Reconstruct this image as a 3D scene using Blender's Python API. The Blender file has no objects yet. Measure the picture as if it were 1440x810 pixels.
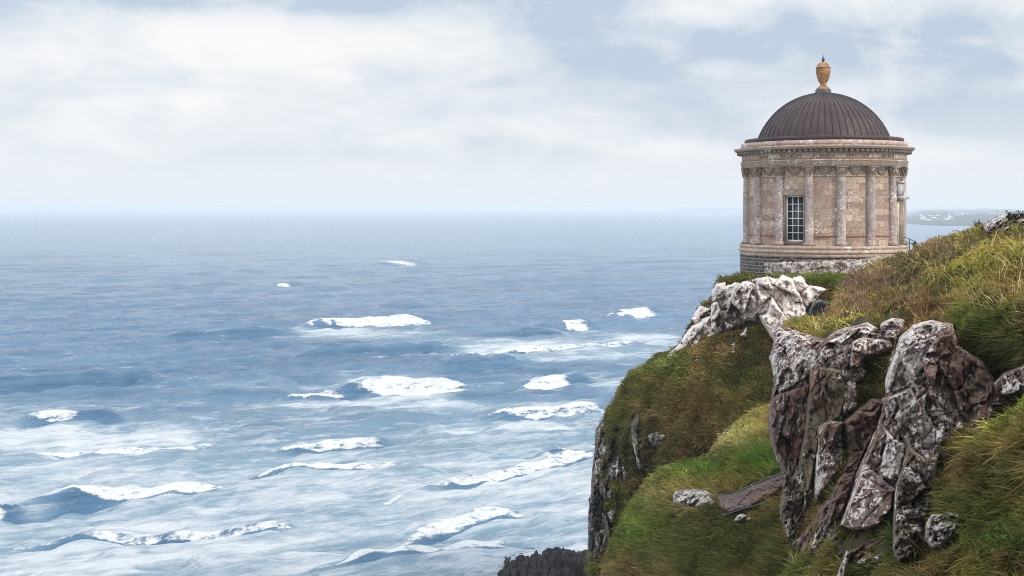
import bpy, math, random
import numpy as np
from math import radians as R, sin, cos, pi
random.seed(7); RNG = np.random.default_rng(11)
S = bpy.context.scene; COL = S.collection
F = 1755.0; HZ = 293.0; EYE = 32.0          # focal length in photo pixels, horizon row, eye height over the sea

# ------------------------------------------------------------------ camera, sky, sun, exposure
cd = bpy.data.cameras.new('camera'); cam = bpy.data.objects.new('camera', cd); COL.objects.link(cam)
cam.location = (0, 0, EYE); cam.rotation_euler = (R(90), 0, 0)
cd.lens = F / 1440 * 36; cd.sensor_width = 36; cd.shift_y = -(405 - HZ) / 1440
cd.clip_start = 0.5; cd.clip_end = 90000
S.camera = cam
S.view_settings.view_transform = 'Standard'; S.view_settings.look = 'None'
S.view_settings.gamma = 1; S.view_settings.use_curve_mapping = False; S.view_settings.exposure = 0.7
S.cycles.use_denoising = True; S.cycles.denoising_prefilter = 'NONE'; S.cycles.use_adaptive_sampling = False; S.cycles.filter_width = 1.0; S.cycles.sample_clamp_indirect = 4.0
S.cycles.max_bounces = 5; S.cycles.diffuse_bounces = 3; S.cycles.glossy_bounces = 2; S.cycles.volume_bounces = 1
S.cycles.transparent_max_bounces = 6; S.cycles.caustics_reflective = False; S.cycles.caustics_refractive = False
SUN_EL, SUN_AZ = 36.0, 50.0      # azimuth to the right of straight behind the camera
sun_dir = (sin(R(SUN_AZ)) * cos(R(SUN_EL)), -cos(R(SUN_AZ)) * cos(R(SUN_EL)), sin(R(SUN_EL)))
ld = bpy.data.lights.new('sun', 'SUN'); ld.energy = 1.5; ld.angle = R(10); ld.color = (1, .93, .82)
sun = bpy.data.objects.new('sun', ld); COL.objects.link(sun)
from mathutils import Vector
sun.rotation_euler = Vector(sun_dir).to_track_quat('Z', 'Y').to_euler()


class NT:
    """small node-tree writer"""
    def __init__(s, tree): s.t = tree; s.t.nodes.clear()
    def n(s, typ, ins=None, **kw):
        nd = s.t.nodes.new(typ)
        for k, v in kw.items(): setattr(nd, k, v)
        for k, v in (ins or {}).items():
            sock = nd.inputs[k]
            if isinstance(v, bpy.types.NodeSocket): s.t.links.new(v, sock)
            else: sock.default_value = v
        return nd
    def math(s, op, a, b=None, c=None, clamp=False):
        ins = {0: a}
        if b is not None: ins[1] = b
        if c is not None: ins[2] = c
        return s.n('ShaderNodeMath', ins, operation=op, use_clamp=clamp).outputs[0]
    def mix(s, f, a, b):
        nd = s.n('ShaderNodeMix', data_type='RGBA')
        for i, v in ((0, f), (6, a), (7, b)):
            if isinstance(v, bpy.types.NodeSocket): s.t.links.new(v, nd.inputs[i])
            else: nd.inputs[i].default_value = (*v, 1) if isinstance(v, tuple) and len(v) == 3 else v
        return nd.outputs[2]
    def ramp(s, f, lo, hi, a=0.0, b=1.0):
        return s.n('ShaderNodeMapRange', {0: f, 1: lo, 2: hi, 3: a, 4: b}, interpolation_type='SMOOTHSTEP').outputs[0]
    def noise(s, vec, scale, detail=4, rough=.55, dist=0.0):
        return s.n('ShaderNodeTexNoise', {'Vector': vec, 'Scale': scale, 'Detail': detail, 'Roughness': rough, 'Distortion': dist}).outputs[0]
    def mapping(s, vec, scale=(1, 1, 1), loc=(0, 0, 0), rot=(0, 0, 0)):
        return s.n('ShaderNodeMapping', {'Vector': vec, 'Scale': scale, 'Location': loc, 'Rotation': rot}).outputs[0]


w = bpy.data.worlds.new('World'); S.world = w; w.use_nodes = True
N = NT(w.node_tree)
sky = N.n('ShaderNodeTexSky', sky_type='NISHITA', sun_disc=False, sun_elevation=R(SUN_EL), sun_rotation=R(180 - SUN_AZ), altitude=30, dust_density=2.0)
SKY_STR = 0.11
dirv = N.n('ShaderNodeTexCoord').outputs['Generated']
sx = N.n('ShaderNodeSeparateXYZ', {0: dirv})
dx, dy, dz = sx.outputs
el = N.math('ABSOLUTE', dz)
# broken bank of cloud: stretched noise on the view direction of the sky dome
v1 = N.mapping(dirv, (2.6, 2.6, 9.0), (3.1, 0.4, 1.7))
c1 = N.noise(v1, 1.6, 7, .55, .25)
v2 = N.mapping(dirv, (5.0, 5.0, 17.0), (0.3, 7.4, 0.2))
c2 = N.noise(v2, 1.5, 6, .55, .2)
c3 = N.noise(N.mapping(dirv, (8.0, 8.0, 14.0), (5.3, 1.4, 3.2)), 1.7, 8, .6, .5)
def spot(px, py, rx, ry):
    """a patch of the dome round the heading of a cloud gap"""
    a = N.math('DIVIDE', N.math('SUBTRACT', dx, (px - 720) / F * .97), rx / F)
    b = N.math('DIVIDE', N.math('SUBTRACT', dz, (HZ - py) / F * .97), ry / F)
    wv = N.math('MULTIPLY', N.math('SUBTRACT', N.math('MULTIPLY_ADD', c3, .7, N.math('MULTIPLY', c2, .3)), .5), 5.5)
    r2 = N.math('ADD', N.math('MULTIPLY', a, a), N.math('MULTIPLY', b, b))
    front = N.math('GREATER_THAN', dy, 0.0)
    return N.math('MULTIPLY', N.math('MULTIPLY', N.math('EXPONENT', N.math('MULTIPLY', N.math('ADD', r2, wv), -1.0)), front), 1.0, clamp=True)
gap = None
for a in ((810, 10, 90, 55), (1330, 70, 210, 48), (60, 0, 300, 22), (520, -8, 200, 26), (1050, 60, 160, 40), (1400, 160, 170, 22)):
    g = spot(*a); gap = g if gap is None else N.math('ADD', gap, g, clamp=True)
high = N.ramp(dz, .17, .5)                                          # higher up the cloud breaks and the blue shows
cover = N.math('SUBTRACT', N.ramp(c1, .24, .56), N.math('MULTIPLY', gap, 1.0))
cover = N.math('SUBTRACT', cover, N.math('MULTIPLY', high, .55), clamp=True)
cloud_col = N.mix(N.math('MULTIPLY_ADD', N.ramp(c3, .40, .60), .5, N.math('MULTIPLY', N.ramp(c2, .40, .60), .5)), (.74, .795, .875), (.97, .972, .98))
bright = spot(640, 55, 520, 40)
cloud_col = N.mix(N.math('MULTIPLY', bright, .6), cloud_col, (.99, .985, .985))
low = N.ramp(el, .0, .085)
cloud_col = N.mix(low, (.83, .872, .92), cloud_col)
skyc = N.n('ShaderNodeVectorMath', {0: sky.outputs[0], 'Scale': SKY_STR}, operation='SCALE').outputs[0]
veil = N.mix(.88, skyc, (.575, .675, .805))                          # thin high cloud over the clear sky
veil = N.mix(N.ramp(dz, .14, .6), veil, (.66, .74, .84))
cover2 = N.math('MAXIMUM', cover, N.ramp(el, .10, .02))
colr = N.mix(cover2, veil, cloud_col)
zen = N.ramp(dz, .17, .65, 1.0, 2.3)                                  # an overcast sky is brightest overhead
bg = N.n('ShaderNodeBackground', {'Color': colr, 'Strength': N.math('MULTIPLY', zen, .605)})
N.n('ShaderNodeOutputWorld', {'Surface': bg.outputs[0]})

# ------------------------------------------------------------------ numpy noise
def _h(i, j, k, seed=0):
    x = (i.astype(np.int64) * 374761393 + j.astype(np.int64) * 668265263 + k.astype(np.int64) * 2147483647 + seed * 1274126177) & 0xffffffff
    x = ((x ^ (x >> 13)) * 1274126177) & 0xffffffff
    x = ((x ^ (x >> 16)) * 2246822519) & 0xffffffff
    x = x ^ (x >> 13)
    return (x & 0xffffff) / float(0xffffff)
def vnoise(P, seed=0):
    f = np.floor(P); t = P - f; i = f.astype(np.int64); t = t * t * t * (t * (t * 6 - 15) + 10)
    out = 0
    for a in (0, 1):
        wa = t[:, 0] if a else 1 - t[:, 0]
        for b in (0, 1):
            wb = t[:, 1] if b else 1 - t[:, 1]
            for c in (0, 1):
                wc = t[:, 2] if c else 1 - t[:, 2]
                out = out + wa * wb * wc * _h(i[:, 0] + a, i[:, 1] + b, i[:, 2] + c, seed)
    return out * 2 - 1
def fbm(P, oct=4, seed=0, gain=.5):
    a, s, o = 1.0, 0.0, 0.0; Q = P.copy()
    for k in range(oct):
        o = o + a * vnoise(Q, seed + k); s += a; a *= gain; Q = Q * 2.03 + 17.3
    return o / s
def voronoi(P, seed=0, jit=.9):
    i = np.floor(P).astype(np.int64); n = len(P)
    F1 = np.full(n, 9.); F2 = np.full(n, 9.); ctr = np.zeros((n, 3)); idx = np.zeros((n, 3), np.int64)
    for a in (-1, 0, 1):
        for b in (-1, 0, 1):
            for c in (-1, 0, 1):
                J = i + np.array([a, b, c])
                q = J + .5 + jit * (np.stack([_h(J[:, 0], J[:, 1], J[:, 2], seed + k) for k in (1, 2, 3)], 1) - .5)
                d = np.sqrt(((P - q) ** 2).sum(1))
                m = d < F1
                F2 = np.where(m, F1, np.minimum(F2, d)); F1 = np.where(m, d, F1)
                ctr[m] = q[m]; idx[m] = J[m]
    rnd = np.stack([_h(idx[:, 0], idx[:, 1], idx[:, 2], seed + k) for k in (4, 5, 6)], 1)
    return F1, F2, ctr, rnd
def smooth(a, b, x):
    t = np.clip((x - a) / (b - a), 0, 1); return t * t * (3 - 2 * t)
class RBF:
    def __init__(s, pts):
        A = np.array(pts, float); s.p = A[:, :2] / 100; v = A[:, 2]; n = len(v)
        K = s.k(s.p) + np.eye(n) * .01; Q = np.c_[np.ones(n), s.p]
        M = np.block([[K, Q], [Q.T, np.zeros((3, 3))]]); s.w = np.linalg.solve(M, np.r_[v, 0, 0, 0])
    def k(s, q):
        r = np.sqrt(((q[:, None] - s.p[None]) ** 2).sum(2)); return r
    def __call__(s, px, py):
        q = np.c_[px, py] / 100; n = len(s.p); out = np.empty(len(q))
        for a in range(0, len(q), 60000):
            z = q[a:a + 60000]; out[a:a + 60000] = s.k(z) @ s.w[:n] + s.w[n] + z @ s.w[n + 1:]
        return out
def at(px, py, d):
    """the place d metres out along the line of sight through a photo pixel"""
    px, py, d = np.broadcast_arrays(np.asarray(px, float), np.asarray(py, float), np.asarray(d, float))
    return np.stack([(px - 720) / F * d, d, EYE - (py - HZ) / F * d], -1)
def sdf(poly, px, py):
    """signed distance, positive inside"""
    P = np.array(poly, float); Q = np.roll(P, -1, 0); d = np.full(len(px), 1e9); ins = np.zeros(len(px), bool)
    for (ax, ay), (bx, by) in zip(P, Q):
        ex, ey = bx - ax, by - ay; L = ex * ex + ey * ey + 1e-9
        t = np.clip(((px - ax) * ex + (py - ay) * ey) / L, 0, 1)
        d = np.minimum(d, (px - ax - t * ex) ** 2 + (py - ay - t * ey) ** 2)
        c = (ay > py) != (by > py)
        ins ^= c & (px < ex * (py - ay) / (ey if ey else 1e-9) + ax)
    d = np.sqrt(d); return np.where(ins, d, -d)

# ------------------------------------------------------------------ mesh helpers
def tag(o, label=None, cat=None, group=None, kind=None):
    if label: o['label'] = label
    if cat: o['category'] = cat
    if group: o['group'] = group
    if kind: o['kind'] = kind
    return o
def empty(name, loc):
    o = bpy.data.objects.new(name, None); o.location = loc; o.empty_display_size = .2; COL.objects.link(o); return o
def big(name, V, quads=None, tris=None, mat=None, parent=None, smooth_=False, cols=None, foam=None, uv=None):
    """one mesh object from arrays; vertices are given in world space and moved to the object's own origin"""
    V = np.asarray(V, float); me = bpy.data.meshes.new(name)
    org = np.zeros(3)
    if parent is None and len(V): org = np.array([V[:, 0].mean(), V[:, 1].mean(), V[:, 2].min()])
    elif parent is not None: org = np.array(parent['_o'])
    L = []; st = []; k = 0
    if quads is not None and len(quads): L.append(np.asarray(quads).ravel()); st.append(np.arange(len(quads)) * 4); k = len(quads) * 4
    if tris is not None and len(tris): L.append(np.asarray(tris).ravel()); st.append(k + np.arange(len(tris)) * 3)
    L = np.concatenate(L).astype(np.int32); st = np.concatenate(st).astype(np.int32)
    me.vertices.add(len(V)); me.vertices.foreach_set('co', (V - org).astype(np.float32).ravel())
    me.loops.add(len(L)); me.loops.foreach_set('vertex_index', L)
    me.polygons.add(len(st)); me.polygons.foreach_set('loop_start', st)
    if smooth_: me.polygons.foreach_set('use_smooth', np.ones(len(st), bool))
    if cols is not None:
        a = me.color_attributes.new('tint', 'FLOAT_COLOR', 'POINT'); a.data.foreach_set('color', np.c_[cols, np.ones(len(V))].astype(np.float32).ravel())
    if foam is not None:
        a = me.attributes.new('foam', 'FLOAT', 'POINT'); a.data.foreach_set('value', foam.astype(np.float32))
    if uv is not None:
        l = me.uv_layers.new(name='UVMap'); l.data.foreach_set('uv', np.asarray(uv)[L].astype(np.float32).ravel())
    me.update(calc_edges=True); me.validate()
    o = bpy.data.objects.new(name, me); COL.objects.link(o)
    if mat: me.materials.append(mat)
    if parent is not None: o.parent = parent; o['_o'] = list(org)
    else: o.location = org; o['_o'] = list(org)
    return o
def thing(name, loc):
    o = empty(name, loc); o['_o'] = list(map(float, loc)); return o
def grid_quads(nr, nc, wrap=False):
    i = np.arange(nr - 1)[:, None] * nc; j = np.arange(nc if wrap else nc - 1)[None]
    a = i + j; b = i + (j + 1) % nc
    return np.stack([a, b, b + nc, a + nc], -1).reshape(-1, 4)
class MB:
    """collects simple shapes into one mesh"""
    def __init__(s): s.V = []; s.Q = []; s.T = []; s.n = 0; s.uv = []
    def add(s, V, Q=None, T=None, uv=None):
        V = np.asarray(V, float)
        if Q is not None and len(Q): s.Q.append(np.asarray(Q) + s.n)
        if T is not None and len(T): s.T.append(np.asarray(T) + s.n)
        s.V.append(V); s.n += len(V); s.uv.append(np.zeros((len(V), 2)) if uv is None else np.asarray(uv))
    def box(s, c, ax, ay, az):
        """centre and three half-axes"""
        c, ax, ay, az = map(np.array, (c, ax, ay, az))
        V = [c + i * ax + j * ay + k * az for i in (-1, 1) for j in (-1, 1) for k in (-1, 1)]
        s.add(V, [(0, 1, 3, 2), (4, 6, 7, 5), (0, 4, 5, 1), (2, 3, 7, 6), (0, 2, 6, 4), (1, 5, 7, 3)])
    def tube(s, pts, r, sides=6):
        pts = np.array(pts, float); n = len(pts); T = np.gradient(pts, axis=0); T /= np.linalg.norm(T, axis=1)[:, None] + 1e-9
        up = np.array([0, 0, 1.]) if abs(T[:, 2]).mean() < .8 else np.array([1., 0, 0])
        A = np.cross(T, up); A /= np.linalg.norm(A, axis=1)[:, None] + 1e-9; B = np.cross(T, A)
        rr = np.broadcast_to(np.asarray(r, float), (n,))
        a = np.arange(sides) / sides * 2 * pi
        V = pts[:, None] + rr[:, None, None] * (np.cos(a)[None, :, None] * A[:, None] + np.sin(a)[None, :, None] * B[:, None])
        s.add(V.reshape(-1, 3), grid_quads(n, sides, True))
        s.add(V[0], None, [(0, i + 1, i) for i in range(1, sides - 1)]); s.add(V[-1], None, [(0, i, i + 1) for i in range(1, sides - 1)])
    def lathe(s, prof, c, seg=128, a0=0, a1=2 * pi):
        """profile of (radius, z) turned about the vertical through c; uv = arc metres, z"""
        full = abs(a1 - a0 - 2 * pi) < 1e-6
        a = np.linspace(a0, a1, seg + 1)
        P = np.array(prof, float)
        V = np.stack([c[0] + P[:, None, 0] * np.cos(a)[None], c[1] + P[:, None, 0] * np.sin(a)[None], np.broadcast_to(P[:, None, 1] + c[2], (len(P), seg + 1))], -1)
        U = np.stack([np.broadcast_to(a[None] * 4.9, V.shape[:2]), np.broadcast_to(P[:, None, 1] + (P[:, None, 0] - P[0, 0]) * .3, V.shape[:2])], -1)
        s.add(V.reshape(-1, 3), grid_quads(len(P), seg + 1)[:, ::-1], None, U.reshape(-1, 2))
    def build(s, name, mat, parent=None, smooth_=False):
        return big(name, np.concatenate(s.V), np.concatenate(s.Q) if s.Q else None, np.concatenate(s.T) if s.T else None, mat, parent, smooth_, uv=np.concatenate(s.uv))

# ------------------------------------------------------------------ materials
def mat(name):
    m = bpy.data.materials.new(name); m.use_nodes = True; return m, NT(m.node_tree)
def finish(T, col, rough=.85, bump=None, bstr=.5, bdist=.05, spec=.25, **ins):
    d = {'Base Color': col, 'Roughness': rough, 'Specular IOR Level': spec}
    if bump is not None: d['Normal'] = T.n('ShaderNodeBump', {'Height': bump, 'Strength': bstr, 'Distance': bdist}).outputs[0]
    d.update(ins)
    b = T.n('ShaderNodeBsdfPrincipled', d); T.n('ShaderNodeOutputMaterial', {'Surface': b.outputs[0]}); return b
_rm = {}
def rock_mat(lichen, tone='brown', fine=1.0):
    """basalt with crusts of pale lichen: lichen = share of the face they cover"""
    key = (lichen, tone, fine)
    if key in _rm: return _rm[key]
    m, T = mat('rock_%s' % tone); p = T.n('ShaderNodeNewGeometry').outputs['Position']
    a, b, c = {'brown': ((.07, .046, .039), (.23, .128, .092), (.19, .14, .12)), 'grey': ((.035, .028, .026), (.12, .085, .068), (.17, .14, .125)),
               'olive': ((.035, .03, .024), (.14, .10, .063), (.18, .14, .095)), 'pale': ((.10, .085, .075), (.24, .20, .18), (.36, .33, .31)),
               'dark': ((.008, .008, .010), (.02, .019, .021), (.042, .037, .036))}[tone]
    n1 = T.noise(p, 1.3 * fine, 5, .6); n2 = T.noise(p, 5.5 * fine, 6, .65, .4)
    col = T.mix(T.ramp(n1, .38, .62), b, c); col = T.mix(T.ramp(n2, .52, .36), col, a)
    big_ = T.noise(T.mapping(p, loc=(7, 3, 1)), .8 * fine, 3, .5)
    warp = T.n('ShaderNodeTexNoise', {'Vector': p, 'Scale': 7.0 * fine, 'Detail': 4.0, 'Roughness': .65}).outputs['Color']
    pw = T.n('ShaderNodeVectorMath', {0: T.n('ShaderNodeVectorMath', {0: warp, 'Scale': .22 / fine}, operation='SCALE').outputs[0], 1: p}, operation='ADD').outputs[0]
    msk = None                                                     # round crusts of two sizes, each of its own radius
    for sc_, wt in ((3.0, .92), (6.8, 1.0), (14.0, .95)):
        vo_ = T.n('ShaderNodeTexVoronoi', {'Vector': pw, 'Scale': sc_ * fine, 'Randomness': 1.0})
        rnd = T.n('ShaderNodeSeparateColor', {0: vo_.outputs['Color']}).outputs[0]
        lim = T.math('MULTIPLY_ADD', T.math('ADD', rnd, T.math('MULTIPLY', T.math('SUBTRACT', big_, .5), 2.2)), .85 * wt, lichen * 1.05 * wt - .74)
        k_ = T.ramp(T.math('SUBTRACT', lim, vo_.outputs['Distance']), -.02, .06)
        msk = k_ if msk is None else T.math('MAXIMUM', msk, k_)
    holes = T.ramp(T.noise(T.mapping(p, loc=(1, 9, 4)), 14 * fine, 5, .75), .40, .34)
    msk = T.math('MULTIPLY', msk, T.math('SUBTRACT', 1.0, T.math('MULTIPLY', holes, .9)))
    lc = T.mix(T.noise(p, 3.0, 4, .6), (.62, .51, .45), (.88, .81, .75))
    yel = T.ramp(T.noise(T.mapping(p, loc=(2, 8, 5)), 6 * fine, 4, .6), .60, .66)
    lc = T.mix(T.math('MULTIPLY', yel, .6), lc, (.38, .33, .20))
    col = T.mix(msk, col, lc)
    moss = T.ramp(T.noise(T.mapping(p, loc=(4, 4, 9)), 1.6 * fine, 5, .6), .60, .70)
    col = T.mix(T.math('MULTIPLY', moss, .35), col, (.07, .072, .028))
    hgt = T.math('ADD', T.noise(p, 9 * fine, 7, .7), T.math('MULTIPLY', msk, .25))
    finish(T, col, .9, hgt, .5 if tone == 'pale' else 1.0, .10)
    _rm[key] = m; return m
def tint_mat(name, trans=.3):
    m, T = mat(name); a = T.n('ShaderNodeAttribute', attribute_name='tint').outputs['Color']
    d = T.n('ShaderNodeBsdfDiffuse', {'Color': a}); t = T.n('ShaderNodeBsdfTranslucent', {'Color': a})
    mx = T.n('ShaderNodeMixShader', {0: trans, 1: d.outputs[0], 2: t.outputs[0]})
    T.n('ShaderNodeOutputMaterial', {'Surface': mx.outputs[0]}); return m
def soil_mat():
    m, T = mat('turf_soil'); p = T.n('ShaderNodeNewGeometry').outputs['Position']
    n = T.noise(p, .9, 6, .65); n2 = T.noise(p, 6, 5, .65)
    c = T.mix(T.ramp(n, .38, .6), (.045, .055, .014), (.085, .06, .03)); c = T.mix(T.ramp(n2, .5, .35), c, (.03, .026, .013))
    rk = T.ramp(T.noise(T.mapping(p, loc=(5, 2, 8)), .55, 5, .6), .60, .64)
    c = T.mix(rk, c, (.07, .055, .05))
    finish(T, c, .95, T.noise(p, 5, 7, .7), .9, .12); return m
def plain(name, col, rough=.7, spec=.3, metal=0.0, var=.25, scale=3.0):
    m, T = mat(name); p = T.n('ShaderNodeNewGeometry').outputs['Position']
    n = T.noise(p, scale, 5, .6)
    c = T.mix(T.ramp(n, .35, .65), tuple(x * (1 - var) for x in col), tuple(min(1, x * (1 + var)) for x in col))
    finish(T, c, rough, T.noise(p, scale * 6, 5, .6), .25, .01, spec, Metallic=metal); return m
def ashlar(name, w_, h_, cols, mortar, msize, lichen, streak=.35, scale_uv=True):
    """coursed stone blocks by the wall's own metres, each block its own tint"""
    m, T = mat(name); uv = T.n('ShaderNodeUVMap').outputs[0]; p = T.n('ShaderNodeNewGeometry').outputs['Position']
    br = T.n('ShaderNodeTexBrick', {'Vector': uv, 'Color1': (0, 0, 0, 1), 'Color2': (1, 1, 1, 1), 'Mortar': (.5, .5, .5, 1), 'Scale': 1.0, 'Mortar Size': msize, 'Mortar Smooth': .2, 'Brick Width': w_, 'Row Height': h_}, offset=.5, squash=1.0)
    g = T.n('ShaderNodeSeparateColor', {0: br.outputs[0]}).outputs[0]
    cr = T.n('ShaderNodeValToRGB', {0: g}); e = cr.color_ramp.elements
    for i, c in enumerate(cols):
        x = i / (len(cols) - 1)
        el_ = e[0] if i == 0 else (e[1] if i == len(cols) - 1 else e.new(x)); el_.position = x; el_.color = (*c, 1)
    col = cr.outputs[0]
    n1 = T.noise(p, .7, 4, .55); n2 = T.noise(p, 6, 6, .65)
    col = T.mix(T.math('MULTIPLY', T.ramp(n1, .42, .66), streak), col, (.36, .31, .28))
    col = T.mix(T.math('MULTIPLY', T.ramp(n2, .53, .33), .62), col, (.13, .088, .07))
    st = T.noise(T.mapping(p, (1.6, 1.6, .25)), 1.5, 4, .6)
    col = T.mix(T.math('MULTIPLY', T.ramp(st, .53, .68), streak), col, (.20, .17, .155))
    col = T.mix(br.outputs['Fac'], col, mortar)
    f = T.math('ADD', T.math('MULTIPLY', T.noise(T.mapping(p, loc=(3, 1, 5)), .8, 3), .5), T.math('MULTIPLY', T.noise(p, 8.5, 5, .6, .4), .8))
    th = .88 - lichen * .26
    col = T.mix(T.ramp(f, th, th + .05), col, (.66, .62, .56))
    h = T.math('SUBTRACT', T.noise(p, 11, 6, .65), T.math('MULTIPLY', br.outputs['Fac'], .8))
    finish(T, col, .9, h, .5, .03); return m
SAND = [(.29, .19, .15), (.49, .34, .25), (.40, .315, .27), (.55, .425, .31), (.42, .275, .215), (.58, .47, .35), (.35, .275, .245), (.51, .375, .28)]
M_wall = ashlar('sandstone_ashlar', .95, .36, SAND, (.25, .185, .15), .009, .46, .3)
M_col = ashlar('sandstone_shaft', 1.6, .75, [(.33, .265, .255), (.43, .335, .30), (.37, .315, .32), (.46, .36, .315)], (.2, .15, .13), .004, .66, .45)
M_trim = ashlar('sandstone_trim', 1.7, .6, [(.42, .30, .235), (.50, .41, .32), (.38, .30, .255), (.47, .35, .26)], (.22, .17, .14), .004, .55, .45)
M_plinth = ashlar('basalt_masonry', .42, .20, [(.022, .019, .020), (.05, .042, .040), (.032, .028, .031), (.075, .062, .058)], (.24, .215, .195), .020, .12, .03)
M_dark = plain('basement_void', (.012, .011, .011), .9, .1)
M_white = plain('white_paint', (.72, .70, .66), .5, .4, 0, .06)
M_urn = plain('urn_sandstone', (.30, .16, .075), .85, .2, 0, .45, 5.0)
M_iron = plain('iron', (.045, .05, .06), .5, .4, .3)
M_wire = plain('galvanised_wire', (.15, .17, .195), .45, .5, .5)
M_soil = soil_mat(); M_grass = tint_mat('grass_blades', .28)

def glass():
    m, T = mat('window_glass'); p = T.n('ShaderNodeNewGeometry').outputs['Position']
    c = T.mix(T.noise(p, 1.4, 3), (.016, .024, .028), (.05, .065, .07))
    finish(T, c, .12, T.noise(p, 2.0, 2), .06, .02, .5); return m
M_glass = glass()
def copper():
    m, T = mat('dome_copper'); p = T.n('ShaderNodeNewGeometry').outputs['Position']; uv = T.n('ShaderNodeUVMap').outputs[0]
    n = T.noise(p, 1.1, 5, .6); n2 = T.noise(T.mapping(p, (4, 4, .8)), 2.2, 5, .65)
    c = T.mix(T.ramp(n, .35, .65), (.050, .028, .026), (.076, .047, .046)); c = T.mix(T.ramp(n2, .5, .7), c, (.045, .038, .045))
    sp = T.ramp(T.noise(p, 5.5, 5, .65), .68, .72); c = T.mix(sp, c, (.30, .36, .35))
    finish(T, c, T.ramp(n2, .3, .7, .42, .62), n2, .15, .02, .22, Metallic=.05); return m
M_dome = copper()
#BODY

# ------------------------------------------------------------------ the sea
def sea_mat():
    m, T = mat('sea_water'); p = T.n('ShaderNodeNewGeometry').outputs['Position']
    fo = T.n('ShaderNodeAttribute', attribute_name='foam').outputs['Fac']
    rot = (0, 0, R(-29))
    ps = T.mapping(p, (1, 1, 1), rot=rot)
    lace = T.noise(T.mapping(ps, (.06, .40, 1)), 1.0, 9, .64, .08)
    fine = T.noise(T.mapping(ps, (.55, 1.9, 1)), 1.0, 7, .68, .15)
    big_ = T.noise(T.mapping(ps, (.010, .045, 1)), 1.0, 5, .55)
    f = T.math('ADD', T.math('ADD', T.math('MULTIPLY', lace, .8), T.math('MULTIPLY', fine, .40)), T.math('MULTIPLY', big_, .45))
    f = T.math('MULTIPLY', T.math('SUBTRACT', f, .83), 2.1)
    wa = T.n('ShaderNodeAttribute', attribute_name='wash').outputs['Fac']
    spray = T.math('MULTIPLY', T.math('SUBTRACT', T.noise(T.mapping(ps, (.7, 1.3, 1)), 1.0, 8, .72), .5), 2.6)
    msk = T.math('MAXIMUM', T.ramp(T.math('ADD', T.math('ADD', f, spray), fo), .36, .84), T.math('MULTIPLY', T.ramp(T.math('ADD', f, wa), .20, .95), .80))
    chop = T.noise(T.mapping(ps, (.55, 1.5, 1)), 1.0, 8, .66, .3)
    mid_ = T.noise(T.mapping(ps, (.10, .24, 1)), 1.0, 4, .6, .2)
    swell = T.noise(T.mapping(ps, (.012, .05, 1)), 1.0, 6, .6)
    deep = T.mix(T.ramp(swell, .35, .65), (.029, .085, .160), (.055, .135, .225))
    turb = T.ramp(wa, .05, .5)
    deep = T.mix(T.math('MULTIPLY', turb, .55), deep, (.20, .29, .335))
    col = T.mix(msk, deep, (.56, .565, .565))
    bp = T.n('ShaderNodeBump', {'Height': T.math('ADD', T.math('ADD', chop, T.math('MULTIPLY', mid_, 2.2)), T.math('MULTIPLY', msk, .12)), 'Strength': .7, 'Distance': .6}).outputs[0]
    b = T.n('ShaderNodeBsdfPrincipled', {'Base Color': col, 'Roughness': T.math('ADD', .16, T.math('MULTIPLY', msk, .6)), 'Specular IOR Level': T.math('SUBTRACT', .46, T.math('MULTIPLY', msk, .3)), 'IOR': 1.33, 'Normal': bp})
    T.n('ShaderNodeOutputMaterial', {'Surface': b.outputs[0]}); return m
pys = np.concatenate([[294.48, 294.8, 295.2, 295.7, 296.3], np.arange(297, 862, .72), np.geomspace(864, 2600, 40)])
pxs = np.concatenate([-np.geomspace(9000, 190, 30) , np.arange(-180, 1000, 1.55), np.arange(1002, 1500, 3.5), np.geomspace(1520, 9000, 30)])
D = EYE * F / (pys - HZ); PX, PY = np.meshgrid(pxs, pys); px = PX.ravel(); py = PY.ravel()
Y = EYE * F / (py - HZ); X = (px - 720) / F * Y
sp = np.gradient(-D); SP = np.repeat(np.abs(sp), len(pxs))
Z = np.zeros_like(X)
r2 = np.random.default_rng(5)
for k in range(110):
    lam = 1.6 * (46 / 1.6) ** (k / 63) if k < 64 else 2.5 * (20 / 2.5) ** ((k - 64) / 45); th = R(-60 + r2.normal(0, 16 + 16 * (1 - k / 63) if k < 64 else 42))
    kx, ky = cos(th), sin(th); amp = .0050 * lam ** .85 * (1.0 if lam > 9 else 1.25)
    att = np.exp(-(SP / (lam * .40)) ** 4) * (1.0 if k < 64 else 1.5)
    ph = 2 * pi / lam * (X * kx + Y * ky) + r2.uniform(0, 6.28)
    s = np.sin(ph); Z += amp * att * (s + .25 * np.cos(2 * ph))
P3 = np.c_[X, Y, X * 0]
wob = fbm(P3 / np.array([18, 18, 1.]), 3, 3); wob2 = fbm(P3 / np.array([4, 4, 1.]), 3, 9)
foam = np.zeros_like(X)
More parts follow.
